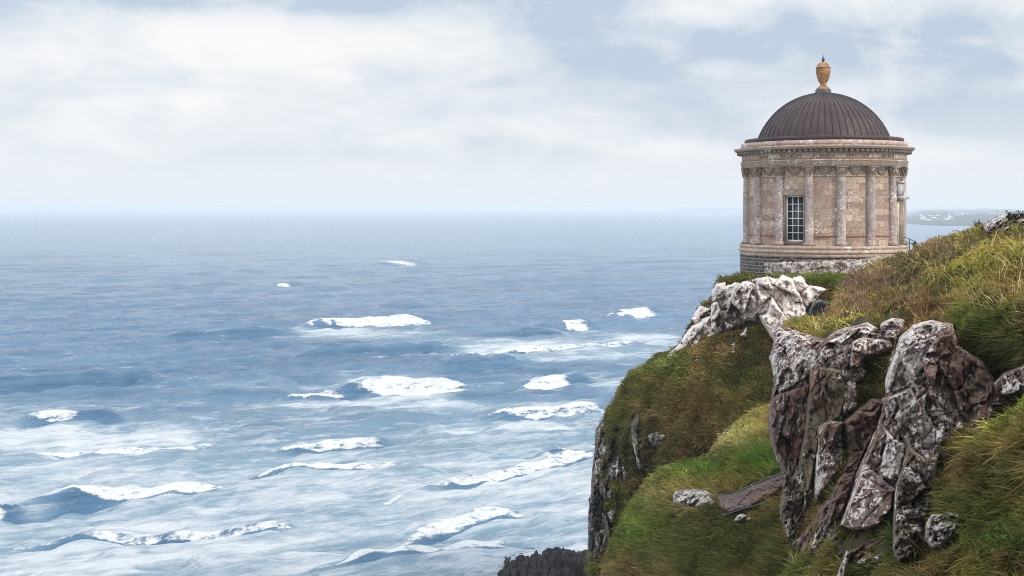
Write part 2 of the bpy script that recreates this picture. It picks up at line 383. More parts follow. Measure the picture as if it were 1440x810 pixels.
# broad sheets of spent foam lying on the water between the breakers
for (cx, cy, rx, ry, st, sl) in ((780, 492, 190, 20, .62, .03), (900, 480, 90, 16, .5, 0), (470, 468, 160, 7, .62, .01), (690, 475, 150, 9, .35, 0), (150, 622, 330, 24, .62, .0), (520, 640, 260, 20, .34, 0),
        (120, 665, 160, 13, .52, -.02), (770, 786, 75, 9, .9, -.05), (815, 768, 30, 14, .8, 0), (300, 765, 420, 46, .72, -.02), (640, 745, 240, 38, .62, -.12), (90, 790, 260, 40, .72, 0), (720, 672, 150, 15, .72, -.17), (800, 650, 60, 10, .62, -.1), (700, 610, 200, 18, .58, -.03),
        (790, 575, 110, 15, .46, 0), (560, 572, 270, 14, .52, -.02), (840, 535, 70, 14, .5, 0), (520, 545, 190, 7, .5, .0), (760, 780, 120, 26, .40, 0), (560, 800, 200, 30, .5, 0), (250, 588, 200, 10, .28, 0), (450, 700, 190, 24, .55, -.05), (480, 628, 110, 8, .5, -.1)):
    dyy = (py - cy - sl * (px - cx)) / ry + wob * .8; dxx = (px - cx) / rx + wob * .25
    foam = np.maximum(foam, st * np.exp(-(dxx ** 2 + dyy ** 2)))
foam *= 1.15 + .6 * wob + .35 * wob2
foam = np.maximum(foam, .12 * smooth(440, 560, py) + .44 * smooth(520, 690, py) + .10 * wob * smooth(440, 560, py)); wash = foam.copy(); foam[:] = 0
def sea_at(a, b): d = EYE * F / (b - HZ); return np.array([(a - 720) / F * d, d])
#          px0  py0  px1  py1   height foam from-to  trail
BR = [(10, 716, 312, 682, .95, .36, 1.0, 1.0), (-160, 734, 45, 713, 1.0, .2, .86, .8), (405, 463, 600, 452, 2.2, .25, 1.0, .5), (395, 558, 480, 552, .6, .25, 1.0, .3), (440, 553, 655, 545, 1.7, .40, 1.0, 1.0), (20, 592, 180, 588, 1.1, .2, .62, .2), (670, 588, 850, 572, .9, .22, 1.0, .8),
      (735, 543, 830, 533, 1.3, .1, .7, .6), (380, 642, 545, 622, .6, .2, 1.0, .7), (560, 697, 840, 636, .55, .05, 1.0, .9), (765, 649, 800, 640, .8, .9, 1.0, .2), (560, 760, 730, 720, .5, .1, 1.0, .9), (855, 446, 930, 438, 1.6, .2, .8, .2), (760, 465, 840, 458, 1.5, .6, .8, .0), (520, 372, 600, 369, 1.6, .3, .6, 0), (380, 403, 420, 401, 1.5, .3, .6, 0),
      (-40, 645, 330, 628, .45, .2, 1.0, .6), (330, 672, 570, 652, .4, .2, 1.0, .6), (600, 502, 900, 482, .7, .2, 1.0, .6), (-30, 775, 420, 742, .4, .2, 1.0, .6), (420, 802, 725, 762, .4, .2, 1.0, .6),
      (-60, 548, 230, 531, 1.8, 1.1, 1.2, 0), (610, 523, 740, 510, 2.0, 1.1, 1.2, 0), (400, 503, 640, 490, 1.7, 1.1, 1.2, 0), (200, 478, 420, 470, 1.5, 1.1, 1.2, 0), (660, 470, 800, 468, 1.3, 1.1, 1.2, 0)]
for (a0, b0, a1, b1, h, f0, f1, tr) in BR:
    f0 = f0 - .2 if f0 < 1 else f0
    A = sea_at(a0, b0); B = sea_at(a1, b1); L = np.linalg.norm(B - A); u = (B - A) / L; n = np.array([-u[1], u[0]])
    if n[1] < 0: n = -n
    rx, ry = X - A[0], Y - A[1]; s = (rx * u[0] + ry * u[1]) / L; t = rx * n[0] + ry * n[1]
    near = (s > -.2) & (s < 1.2) & (np.abs(t) < 45)
    if not near.any(): continue
    s, t = s[near], t[near]
    t = t + wob[near] * 1.3 * h + wob2[near] * .5 * h + 6 * h * (s - .5) ** 2 - h
    env = smooth(-.05, .3, s) * smooth(1.08, .82, s)
    mn = SP[near].mean(); wf, wb = max(1.15 * h, mn * 1.1), max(3.6 * h, mn * 1.6)
    pr = np.where(t > 0, np.exp(-(t / wb) ** 2), np.exp(-(t / wf) ** 2))
    Z[near] += h * env * pr
    Z[near] -= .22 * h * env * np.exp(-((t + 2.8 * wf) / (1.8 * wf)) ** 2)
    fe = smooth(f0 - .12, f0 + .14, s + wob2[near] * .10) * smooth(f1 + .06, f1 - .14, s + wob2[near] * .10)
    grow = .10 + .90 * smooth(f0, f0 + .6 * (f1 - f0), s)
    fr = smooth(-3.3 * wf * grow, -1.6 * wf * grow, t + wob2[near] * 1.3 * h) * smooth((2.6 * h + 1.0) * grow, .0, t + wob2[near] * 2.0 * h)
    ff = (1.0 if (h > 1.25 or h == .95 or tr == .3) else .80) * fe * fr
    tt = tr * .55 * smooth(-.1, .3, s) * smooth(1.05, .85, s) * np.where(t > 0, np.exp(-t / (9 * h)), 0) * (.8 + .5 * wob2[near])
    foam[near] = np.maximum(foam[near], ff); wash[near] = np.maximum(wash[near] * (1 - .85 * env * ((t < .3 * h) & (t > -3.0 * wf))), tt * 1.5)
    Z[near] += .10 * h * np.clip(ff, 0, 1) * np.clip(wob2[near] + .3, 0, 1)
sea = big('sea', np.c_[X, Y, Z], grid_quads(len(pys), len(pxs))[:, ::-1], None, sea_mat(), None, True, foam=np.clip(foam, 0, 1.4))
at_ = sea.data.attributes.new('wash', 'FLOAT', 'POINT'); at_.data.foreach_set('value', np.clip(wash, 0, 1.2).astype(np.float32)); tag(sea, kind='structure')

# ------------------------------------------------------------------ the far shore
def land_mat():
    m, T = mat('far_fields'); p = T.n('ShaderNodeNewGeometry').outputs['Position']
    v = T.n('ShaderNodeTexVoronoi', {'Vector': T.mapping(p, (1, .45, 1)), 'Scale': .006}).outputs['Color']
    g = T.n('ShaderNodeSeparateColor', {0: v}).outputs[0]
    c = T.mix(T.ramp(g, .2, .8), (.032, .048, .055), (.075, .083, .075)); c = T.mix(T.ramp(T.noise(p, .008, 4), .55, .62), c, (.035, .05, .03))  # green fields shifted bluish, distance haze put into their colour
    finish(T, c, .95); return m
M_land = land_mat()
def coast(name, px0, px1, d0, d1, top, shore, seed, nx=160, ny=40):
    a = np.linspace(px0, px1, nx); b = np.linspace(0, 1, ny); A, Bb = np.meshgrid(a, b); A = A.ravel(); Bb = Bb.ravel()
    q = np.c_[A / 30, Bb * 3, A * 0]; n = fbm(q, 5, seed)
    dd = d0 * (d1 / d0) ** Bb * (1 + shore * fbm(np.c_[A / 90, A * 0, A * 0], 3, seed + 9) * (1 - Bb))
    env = smooth(px0, px0 + 40, A) * smooth(0, .25, Bb)
    z = -1.5 + env * (top * Bb ** .8 * (1 + .45 * n) + 4) + smooth(0, .04, Bb) * 2.2
    z = np.where(Bb > .97, -3, z)
    V = np.c_[(A - 720) / F * dd, dd, z]
    return tag(big(name, V, grid_quads(ny, nx), None, M_land, None, True), kind='structure')
coast('far_coast', 1270, 1800, 2350, 8200, 22, .10, 21)
coast('far_hills', 1200, 1900, 9000, 17000, 34, .05, 33)
coast('far_headland', 935, 1180, 11500, 13500, 40, .05, 41, 90, 16)
coast('far_islet', 858, 888, 12500, 13400, 36, .02, 47, 40, 12)
tw = MB(); r3 = random.Random(4)
for k in range(64):
    pxx = r3.choice([r3.uniform(1292, 1340), r3.uniform(1292, 1340), r3.uniform(1340, 1420)]); t = r3.uniform(.0, .6)
    d = 2700 + 900 * t + (0 if pxx < 1340 else 500); X0 = (pxx - 720) / F * d; z = 4.5 + 14 * t + r3.uniform(-1, 1.5) + (3 if pxx > 1340 else 0)
    wd, hh = r3.uniform(1.4, 3.4), r3.uniform(1.3, 2.4)
    tw.box((X0, d, z), (wd, 0, 0), (0, 4, 0), (0, 0, hh))
    tw.add([(X0 - wd, d - 4, z + hh), (X0 + wd, d - 4, z + hh), (X0 + wd, d + 4, z + hh), (X0 - wd, d + 4, z + hh), (X0 - wd, d, z + hh + 2), (X0 + wd, d, z + hh + 2)], [(0, 1, 5, 4), (2, 3, 4, 5)], [(0, 4, 3), (1, 2, 5)])
tag(tw.build('far_town', plain('whitewash', (.42, .42, .42), .8)), 'white houses of a distant town along the far shore', 'town', kind='stuff')

# air over the bay: pale haze that fades the far water and the far shore
hb = MB(); HS = 40000.0; HT = EYE + 11.2
hb.box((0, 0, (HT - 6) / 2), (HS, 0, 0), (0, HS, 0), (0, 0, (HT + 6) / 2))
hm, T = mat('haze_air')
pv = T.n('ShaderNodeVolumePrincipled', {'Color': (.89, .953, 1, 1), 'Density': 2.0e-4, 'Anisotropy': .2})
T.n('ShaderNodeOutputMaterial', {'Volume': pv.outputs[0]})
hz = tag(hb.build('haze', hm), kind='stuff'); tag(hz, 'pale sea haze over the bay', 'haze')
hz.visible_shadow = True

# ------------------------------------------------------------------ the temple
KR = .97; TX, TY = 18.70, 75.0; TC = np.array([TX, TY, EYE]); PHC = math.atan2(-TY, -TX)
def tdir(th): a = PHC + R(th); return np.array([cos(a), sin(a), 0.]), np.array([-sin(a), cos(a), 0.])     # outward, towards image right
UP = np.array([0, 0, 1.])
temple = thing('temple', (TX, TY, EYE - 4.6))
tag(temple, 'round domed sandstone temple standing on the cliff edge above the sea', 'temple')
def lathe_part(name, prof, m, parent=temple, seg=144, th0=None, th1=None, smooth_=False):
    b = MB(); p = [(r * KR, z - (.13 if name in ('finial', 'urn', 'spike') else 0)) for r, z in prof]
    if th0 is None: b.lathe(p, TC, seg)
    else: b.lathe(p, TC, seg, PHC + R(th0), PHC + R(th1))
    return b.build(name, m, parent, smooth_)
plinth = lathe_part('plinth', [(4.6, -6.5), (5.06, -6.5), (5.06, -2.60), (4.6, -2.60)], M_plinth)
lathe_part('plinth_course', [(5.0, -2.80), (5.085, -2.80), (5.085, -2.585), (4.6, -2.585)], M_trim)
lathe_part('base_moulding', [(4.5, -2.58), (5.10, -2.58), (5.15, -2.53), (5.15, -2.44), (5.08, -2.40), (5.06, -2.32), (5.10, -2.30), (5.10, -2.20), (5.04, -2.14), (4.3, -2.14)], M_trim)
WIN = -20.9; WH = 7.5; WZ0, WZ1 = -1.95, .74; WR = 4.625
wall = lathe_part('wall', [(WR, -2.14), (WR, 2.42)], M_wall, seg=140, th0=WIN + WH, th1=WIN - WH + 360)
lathe_part('window_apron', [(WR, -2.14), (WR, WZ0)], M_wall, wall, 8, WIN - WH, WIN + WH)
lathe_part('window_head', [(WR, WZ1), (WR, 2.42)], M_wall, wall, 8, WIN - WH, WIN + WH)
for z0, z1, m in ((1.80, 1.87, M_trim), (-1.62, -1.50, plain('red_sandstone', (.33, .165, .115), .9, .2, 0, .3, 5))):
    a, b = (WIN + WH + .3, WIN - WH + 359.7) if z0 < 0 else (-180, 180)
    lathe_part('string_course', [(WR - .1, z0), (WR + .045, z0), (WR + .06, z1), (WR - .1, z1)], m, seg=140, th0=a, th1=b)
# window
wo, wr = tdir(WIN); wc = TC + wo * (WR * KR) + UP * (WZ0 + WZ1) / 2; hw = WR * KR * sin(R(WH)); hh = (WZ1 - WZ0) / 2
b = MB()
for s in (-1, 1): b.box(wc + wr * s * (hw + .0) - wo * .17, wr * .035, wo * .19, UP * (hh + .03))
b.box(wc + UP * (hh + .0) - wo * .17, wr * hw, wo * .19, UP * .035); b.box(wc - UP * (hh + .0) - wo * .12, wr * hw, wo * .24, UP * .05)
win = b.build('window', M_trim, temple); tag(win, 'tall white sash window of three by six panes')
g = MB(); g.box(wc - wo * .26, wr * hw, wo * .01, UP * hh); g.build('pane', M_glass, win)
g = MB(); fo_ = wc - wo * .2
for s in (-1, 1): g.box(fo_ + wr * s * (hw - .075), wr * .04, wo * .045, UP * (hh - .035))
g.box(fo_ + UP * (hh - .06), wr * (hw - .116), wo * .045, UP * .03); g.box(fo_ - UP * (hh - .09), wr * (hw - .116), wo * .045, UP * .055)
for i in (-1, 1): g.box(fo_ + wr * i * (hw - .09) / 3 + UP * .02, wr * .021, wo * .03, UP * (hh - .125))
for j in range(1, 6):
    zz = -hh + .14 + (2 * hh - .23) * j / 6
    g.box(fo_ + UP * zz + wo * .004, wr * (hw - .117), wo * (.036 if j == 3 else .03), UP * (.026 if j == 3 else .020))
g.build('sash', M_white, win)
# columns
CR = 4.69 * KR
def cyl(b, c, prof, seg=20):
    P = np.array(prof); a = np.arange(seg + 1) / seg * 2 * pi
    V = np.stack([c[0] + P[:, None, 0] * np.cos(a), c[1] + P[:, None, 0] * np.sin(a), np.broadcast_to(P[:, None, 1] + c[2], (len(P), seg + 1))], -1)
    U = np.stack([np.broadcast_to(a * .25 + c[0] * 3.7, V.shape[:2]), np.broadcast_to(P[:, None, 1] + (c[0] * 7.3 % 1), V.shape[:2])], -1)
    b.add(V.reshape(-1, 3), grid_quads(len(P), seg + 1)[:, ::-1], None, U.reshape(-1, 2))
for k in range(16):
    th = 1.5 + (k - 7.5) * 22.5; o, r = tdir(th); c = TC + o * CR
    b = MB(); cyl(b, c, [(.245, -1.90), (.25, -.6), (.242, .8), (.22, 1.80)]); col = b.build('column', M_col, temple, True)
    b = MB(); b.box(c + UP * -2.09, r * .33, o * .33, UP * .05); cyl(b, c, [(.32, -2.04), (.335, -1.99), (.31, -1.955), (.275, -1.95), (.29, -1.92), (.27, -1.89), (.2, -1.89)]); b.build('column_base', M_trim, col)
    b = MB(); cyl(b, c, [(.225, 1.79), (.25, 1.81), (.25, 1.85), (.232, 1.87), (.235, 2.0), (.26, 2.15), (.30, 2.28), (.30, 2.30)])
    for row, (z0, z1, rr, n, of) in enumerate(((1.88, 2.05, .235, 9, 0), (2.0, 2.18, .25, 9, .5))):
        for i in range(n):
            a = (i + of) / n * 2 * pi; e = np.array([cos(a), sin(a), 0]); t = np.array([-sin(a), cos(a), 0])
            b.tube([c + e * (rr - .01) + UP * z0, c + e * (rr + .02) + UP * (z0 + z1) / 2, c + e * (rr + .06) + UP * z1, c + e * (rr + .085) + UP * (z1 - .04)], [.055, .055, .04, .015], 5)
    for sx_ in (-1, 1):
        for sy_ in (-1, 1):
            e = (o * sy_ + r * sx_) / 1.414
            b.tube([c + e * .26 + UP * 2.1, c + e * .32 + UP * 2.22, c + e * .385 + UP * 2.26, c + e * .40 + UP * 2.21, c + e * .37 + UP * 2.20], [.04, .04, .04, .035, .03], 5)
    b.box(c + UP * 2.345, r * .33, o * .33, UP * .048); b.build('capital', M_trim, col)
    # festoon hung under the architrave between this column and the next
    th0, th1 = th + 5.6, th + 16.9; b = MB()
    for off, rad in ((0, .05), (.11, .028)):
        pts = []
        for i in range(15):
            q = i / 14; e, _ = tdir(th0 + (th1 - th0) * (.5 + (q - .5) * (1 - off)))
            pts.append(TC + e * (WR * KR + .03) + UP * (2.30 - (.40 - off) * (1 - (2 * q - 1) ** 2)))
        b.tube(pts, [rad * (.6 + .5 * sin(pi * i / 14) + .12 * (i % 2)) for i in range(15)], 6)
    b.build('festoon', M_trim, temple)
lathe_part('architrave', [(4.3, 2.395), (4.99, 2.395), (4.99, 2.54), (5.01, 2.55), (5.01, 2.69), (5.06, 2.71), (5.06, 2.765), (4.97, 2.775), (4.97, 2.78)], M_trim)
M_let = plain('letter_cut', (.13, .085, .065), .9, .1)
lathe_part('frieze', [(4.5, 2.775), (4.96, 2.775), (4.96, 3.17), (4.5, 3.17)], M_trim)
for word, th in (('TERRA', -45), ('MAGNUM', -22.4), ('ALTERIUS', .3), ('SPECTARE', 23.5), ('LABOREM', 46.8)):
    cu = bpy.data.curves.new('lettering', 'FONT'); cu.body = word; cu.size = .27; cu.align_x = 'CENTER'; cu.extrude = .008; cu.resolution_u = 2; cu.space_character = 1.12
    to = bpy.data.objects.new('lettering', cu); COL.objects.link(to); dg = bpy.context.evaluated_depsgraph_get()
    me = to.evaluated_get(dg).to_mesh(); V = []; ins = MB()
    for v in me.vertices:
        e, _ = tdir(th + math.degrees(v.co.x / (4.96 * KR))); V.append(TC + e * (4.962 * KR + .008 + v.co.z) + UP * (2.885 + v.co.y))
    me.calc_loop_triangles(); ins.add(V, None, [tuple(t.vertices) for t in me.loop_triangles]); ins.build('inscription', M_let, temple)
    bpy.data.objects.remove(to); bpy.data.curves.remove(cu)
corn = lathe_part('cornice', [(4.5, 3.165), (4.98, 3.165), (5.0, 3.19), (4.95, 3.20), (4.95, 3.37), (5.30, 3.375), (5.36, 3.40), (5.38, 3.455), (5.43, 3.475), (5.44, 3.55), (5.40, 3.565), (4.9, 3.60)], M_trim)
for k in range(100):
    o, r = tdir(k * 3.6); dn = MB(); dn.box(TC + o * 5.11 * KR + UP * 3.285, r * .088, o * .14, UP * .078); dn.build('dentil', M_trim, corn)
lathe_part('parapet', [(4.5, 3.58), (5.01, 3.58), (5.01, 3.87), (4.4, 3.88)], ashlar('parapet_stone', 2.4, .9, [(.44, .30, .24), (.50, .40, .34), (.38, .26, .21), (.46, .37, .32)], (.16, .11, .1), .005, .7, .5))
lathe_part('roof_rim', [(4.2, 3.882), (4.79, 3.882), (4.79, 4.10), (4.72, 4.13), (3.9, 4.14)], M_dome)
DR = (3.99 ** 2 + 2.80 ** 2) / (2 * 2.80); dz0 = 4.12
prof = [(DR * sin(a), dz0 + DR * cos(a) - (DR - 2.80)) for a in np.linspace(math.asin(3.99 / DR), .06, 26)]
dome = lathe_part('dome', prof, M_dome, seg=160, smooth_=True)
sm = MB()
for k in range(56):
    o, r = tdir(k * 360 / 56 + 2)
    pts = [TC + o * rr * KR + UP * zz for rr, zz in [(DR * sin(a), dz0 + DR * cos(a) - (DR - 2.80)) for a in np.linspace(math.asin(3.985 / DR), .13, 16)]]
    sm.tube(pts, .040, 5)
sm.build('seams', plain('seam_metal', (.022, .017, .018), .55, .4, .2), dome, True)  # darker than the dome: shadow lines of the seams put into their colour
fin = lathe_part('finial', [(.56, 6.93), (.56, 7.06), (.50, 7.08), (.50, 7.12), (.47, 7.13), (.48, 7.24), (.45, 7.27), (.05, 7.28)], plain('finial_lead', (.06, .055, .07), .5, .5, .3), seg=40)
lathe_part('urn', [(.40, 7.27), (.40, 7.36), (.33, 7.38), (.22, 7.48), (.18, 7.58), (.20, 7.64), (.30, 7.80), (.38, 8.00), (.43, 8.25), (.445, 8.42), (.425, 8.50), (.43, 8.54), (.46, 8.55), (.46, 8.60), (.40, 8.62), (.37, 8.72), (.28, 8.83), (.15, 8.90), (.06, 8.93)], M_urn, fin, 36, smooth_=True)
lathe_part('spike', [(.05, 8.92), (.09, 9.0), (.095, 9.06), (.05, 9.18), (.02, 9.26), (.012, 9.40), (.0, 9.42)], M_iron, fin, 14)
# doorway on the landward side, with its hood
o, r = tdir(68.5); dc = TC + o * WR * KR
d_ = MB(); d_.box(dc + UP * -.85 + o * .10, r * .50, o * .12, UP * 1.28); door = d_.build('doorway', plain('cream_render', (.56, .47, .36), .8), temple)
d_ = MB(); d_.box(dc + UP * .62 + o * .26, r * .56, o * .26, UP * .09); d_.box(dc + UP * 1.10 + o * .13, r * .42, o * .12, UP * .36); d_.box(dc + UP * 1.52 + o * .17, r * .5, o * .17, UP * .05); d_.build('door_hood', plain('grey_stone', (.40, .37, .35), .85), door)
d_ = MB(); d_.box(dc + UP * -.9 + o * .225, r * .36, o * .02, UP * 1.2); d_.build('door_leaf', plain('weathered_oak', (.26, .20, .15), .7), door)
# relieving arch over the basement opening
o, r = tdir(-24); vo = MB()
for i in range(13):
    a = pi * (i + .5) / 13; e = r * cos(a) + UP * sin(a) * .62
    vo.box(TC + o * (5.075 * KR) + UP * -3.12 + e * .52, e * .10, o * .045, np.cross(o, e) * .055)
arch = vo.build('basement_arch', plain('arch_stone', (.13, .095, .085), .9), temple)
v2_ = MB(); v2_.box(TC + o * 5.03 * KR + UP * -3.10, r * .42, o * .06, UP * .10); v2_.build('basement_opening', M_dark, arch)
W = 'white rocks of the crag under the temple'

# ------------------------------------------------------------------ the cliff: sheets of real ground, each with its own distance, relief and depth
def relief_rock(P, s, a, crack, seed, squash=(1, 1, .55)):
    q = P * np.array(squash) / s; q = np.c_[q[:, 0] + .35 * q[:, 2], q[:, 1], q[:, 2]]
    wv = .06 * np.c_[vnoise(q * 1.7, seed), vnoise(q * 1.7 + 9, seed), vnoise(q * 1.7 + 5, seed)]
    o = 0
    for f, k in ((1.0, 1.0), (2.6, .42), (6.3, .26)):               # straight jointed blocks, each broken face with its own tilt
        F1, F2, c, r = voronoi(q * f + wv * f, seed + int(f * 10), .8)
        t = np.stack([_h((c[:, 0] * 97).astype(int), (c[:, 1] * 89).astype(int), (c[:, 2] * 83).astype(int), seed + 50 + m) for m in range(3)], 1) - .5
        o = o + k * ((r[:, 0] - .5) * a * 1.2 + ((q * f - c) * t).sum(1) * a * 2.6 + crack * np.exp(-((F2 - F1) / .035) ** 2))
    return o + fbm(P / s * 3.1, 6, seed + 5, .6) * a * .42
class Ground:
    def __init__(s, poly, pts, wrap=(24, 4), hump=(1.6, .3), seed=0, ridges=None, lift=.3):
        s.poly = poly; s.f = RBF(pts); s.w, s.k = wrap; s.hs, s.ha = hump; s.seed = seed; s.rock = ridges; s.v = lift
    def depth(s, px, py):
        d = s.f(px, py); sd = sdf(s.poly, px, py); t = np.clip(1 - sd / s.w, 0, 1)
        d = d + s.k * (1 - np.sqrt(np.clip(1 - t * t, 0, 1)))
        P = at(px, py, d); d = d + s.ha * (fbm(P / s.hs, 4, s.seed) - .4 * np.abs(fbm(P / s.hs / 1.7 + 3, 2, s.seed + 3)))
        if s.rock is not None: d = d + s.rock(px, py, P)
        return d
    def surf(s, px, py):
        P = at(px, py, s.depth(px, py)); sd = sdf(s.poly, px, py)
        P[:, 2] += s.v * fbm(P / s.hs * 1.1 + 31, 4, s.seed + 7) * np.clip(.25 + sd / 40, 0, 1)
        return P
def sheet(poly, surf, step, back, edge_noise=1.0, seed=0):
    """grid inside an outline, its rim pulled to the outline, then carried back to give it thickness"""
    P = np.array(poly, float); x0, y0 = P.min(0) - step * 2; x1, y1 = P.max(0) + step * 2
    gx = np.arange(x0, x1, step); gy = np.arange(y0, y1, step); GX, GY = np.meshgrid(gx, gy); sh = GX.shape; px = GX.ravel().copy(); py = GY.ravel().copy()
    en = edge_noise * (fbm(np.c_[px / 9, py / 9, px * 0 + seed], 3, seed) * 1.6)
    sd = sdf(poly, px, py) + en; S2 = sd.reshape(sh)
    gxn = np.gradient(S2, step, axis=1).ravel(); gyn = np.gradient(S2, step, axis=0).ravel(); g = np.sqrt(gxn ** 2 + gyn ** 2) + 1e-6
    q = grid_quads(*sh); keep = (sd[q] > 0).sum(1) >= 2; q = q[keep]
    used = np.unique(q); out = used[sd[used] <= 0]
    px[out] -= (sd * gxn / g / np.maximum(g, .5))[out]; py[out] -= (sd * gyn / g / np.maximum(g, .5))[out]
    remap = -np.ones(len(px), np.int64); remap[used] = np.arange(len(used)); q = remap[q]
    px, py = px[used], py[used]; V = surf(px, py)
    E = np.concatenate([q[:, [0, 1]], q[:, [1, 2]], q[:, [2, 3]], q[:, [3, 0]]]); key = np.sort(E, 1); _, inv, cnt = np.unique(key[:, 0] * (len(V) + 1) + key[:, 1], return_inverse=True, return_counts=True)
    be = E[cnt[inv.ravel()] == 1]; bv = np.unique(be); m = -np.ones(len(V), np.int64)
    Q = [q[:, ::-1]]; Vs = [V]; prev = np.arange(len(V)); n = len(V); cx, cy = px.mean(), py.mean()
    cur = np.arange(len(V)); base = V[bv]
    for t in (.35, 1.0):
        d0 = base[:, 1]; dd = d0 + back * t
        sc = 1 - .05 * t; A = at(cx + (px[bv] - cx) * sc, cy + (py[bv] - cy) * sc, dd)
        nm = -np.ones(len(V), np.int64); nm[bv] = n + np.arange(len(bv)); Vs.append(A); n += len(bv)
        Q.append(np.stack([cur[be[:, 0]], cur[be[:, 1]], nm[be[:, 1]], nm[be[:, 0]]], 1)); cur = nm
    return np.concatenate(Vs), np.concatenate(Q)

# headland under the temple
P_A = [(1330, 384), (1180, 384), (1100, 386), (1040, 385), (1012, 392), (1004, 403), (999, 420), (985, 427), (975, 445), (962, 470), (952, 487), (940, 496), (925, 498), (905, 512), (886, 522), (870, 545), (853, 577), (841, 602), (838, 630), (835, 660), (834, 690), (829, 720), (831, 748), (828, 780), (822, 830), (812, 950), (805, 1130), (1000, 1130), (1330, 1100)]
D_A = [(1330, 384, 66), (1180, 386, 67), (1100, 390, 67), (1040, 388, 69), (1010, 396, 71), (1000, 425, 70.5), (1060, 410, 66.5), (1110, 420, 66), (1100, 460, 65), (1040, 455, 66.5), (975, 470, 69), (930, 505, 69), (1000, 500, 65.5), (1080, 500, 63.5), (950, 560, 63.5), (1060, 570, 61), (880, 560, 69), (845, 620, 72), (900, 620, 66), (960, 640, 62), (1050, 650, 59), (838, 700, 72), (880, 700, 67), (835, 780, 72.5), (860, 790, 69), (920, 800, 64), (1100, 750, 58), (830, 950, 73), (1000, 950, 64), (1300, 500, 61), (1300, 800, 56), (810, 1130, 74), (1200, 1120, 62)]
def rockA(px, py, P):
    m = np.clip(smooth(925, 845, px) * smooth(560, 640, py), 0, 1); m = np.maximum(m, .75 * np.exp(-((px - 900) / 26) ** 2 - ((py - 640) / 60) ** 2))
    return m * relief_rock(P, 2.2, 1.3, .5, 61)
A = Ground(P_A, D_A, (16, 3.0), (3.0, 1.1), 3, rockA, .8)
# the grassy shelf in the gully
P_B = [(842, 830), (846, 800), (853, 773), (866, 742), (880, 712), (905, 680), (922, 662), (946, 652), (976, 645), (996, 638), (1012, 614), (1036, 591), (1056, 579), (1085, 570), (1130, 560), (1260, 560), (1260, 980), (820, 980)]
D_B = [(842, 830, 55), (866, 742, 57), (905, 690, 57), (950, 655, 57), (1000, 640, 56), (1036, 595, 56), (1090, 575, 55), (1060, 610, 52.5), (1010, 645, 53), (1080, 650, 49), (940, 690, 53), (900, 760, 51.5), (1000, 690, 49), (1080, 690, 46), (1000, 740, 46), (920, 800, 49), (1080, 740, 43.5), (1000, 800, 43), (1100, 800, 40), (1250, 700, 42), (1250, 900, 36), (850, 980, 50), (1000, 980, 37)]
B = Ground(P_B, D_B, (26, 3.2), (2.6, .65), 13, None, .45)
# the near slope with its outcrops
P_C = [(1960, 150), (1560, 268), (1500, 292), (1440, 308), (1412, 309), (1386, 317), (1342, 329), (1302, 341), (1276, 353), (1242, 364), (1216, 374), (1196, 388), (1180, 402), (1175, 422), (1163, 438), (1146, 448), (1120, 449), (1106, 455), (1102, 468), (1100, 500), (1098, 540), (1096, 570), (1099, 610), (1107, 650), (1111, 690), (1110, 730), (1112, 780), (1100, 830), (1080, 980), (1960, 980)]
D_C = [(1960, 200, 24), (1960, 600, 15.5), (1960, 980, 10.5), (1560, 280, 34), (1440, 310, 38), (1386, 318, 43), (1302, 343, 51), (1242, 365, 59), (1168, 404, 57), (1120, 455, 40), (1300, 372, 43), (1380, 345, 36), (1440, 340, 32.5), (1240, 400, 47), (1300, 415, 36.5), (1380, 390, 31), (1440, 400, 28), (1200, 440, 36.5), (1150, 465, 35.5), (1215, 462, 32.5), (1260, 445, 34), (1320, 450, 30), (1400, 450, 27), (1440, 470, 25.5), (1120, 500, 34.5), (1200, 500, 31.5), (1228, 520, 31.2), (1228, 580, 30.2), (1215, 640, 29.4), (1260, 520, 29.5), (1330, 530, 28), (1400, 540, 27.5), (1440, 520, 26.5), (1100, 560, 34), (1170, 600, 30.5), (1250, 600, 28.6), (1300, 600, 27.5), (1360, 580, 27.5), (1440, 600, 25), (1105, 680, 32.5), (1170, 680, 29), (1240, 690, 27), (1300, 690, 26), (1120, 780, 29), (1200, 780, 25), (1280, 780, 23), (1400, 700, 23), (1440, 800, 19), (1100, 980, 24), (1300, 980, 18), (1560, 980, 14), (1560, 600, 22)]
C = Ground(P_C, D_C, (12, 2.4), (1.5, .62), 23, None, .66)
# the tufted bank lowest on the right
P_D = [(1960, 330), (1560, 495), (1490, 530), (1440, 561), (1406, 590), (1372, 619), (1336, 650), (1318, 684), (1308, 716), (1318, 770), (1300, 800), (1262, 830), (1240, 980), (1960, 980)]
D_D = [(1960, 400, 15), (1960, 980, 9), (1560, 500, 20), (1440, 565, 22.5), (1372, 622, 23.5), (1318, 690, 24), (1400, 640, 21.6), (1440, 620, 20.6), (1340, 730, 22.2), (1440, 720, 18.8), (1320, 800, 20.5), (1440, 800, 16.8), (1260, 980, 17), (1560, 980, 12), (1560, 700, 16.5)]
DD = Ground(P_D, D_D, (16, 1.3), (1.2, .5), 43, None, .42)
for name, G_, st, bk in (('headland', A, 2.0, 26), ('ledge', B, 2.2, 5), ('slope', C, 2.0, 7), ('bank', DD, 2.4, 2.5)):
    V, Q = sheet(G_.poly, G_.surf, st, bk, 3.0 if name == 'headland' else 1.6, 3); tag(big(name, V, Q, None, M_soil, None, True), kind='structure')

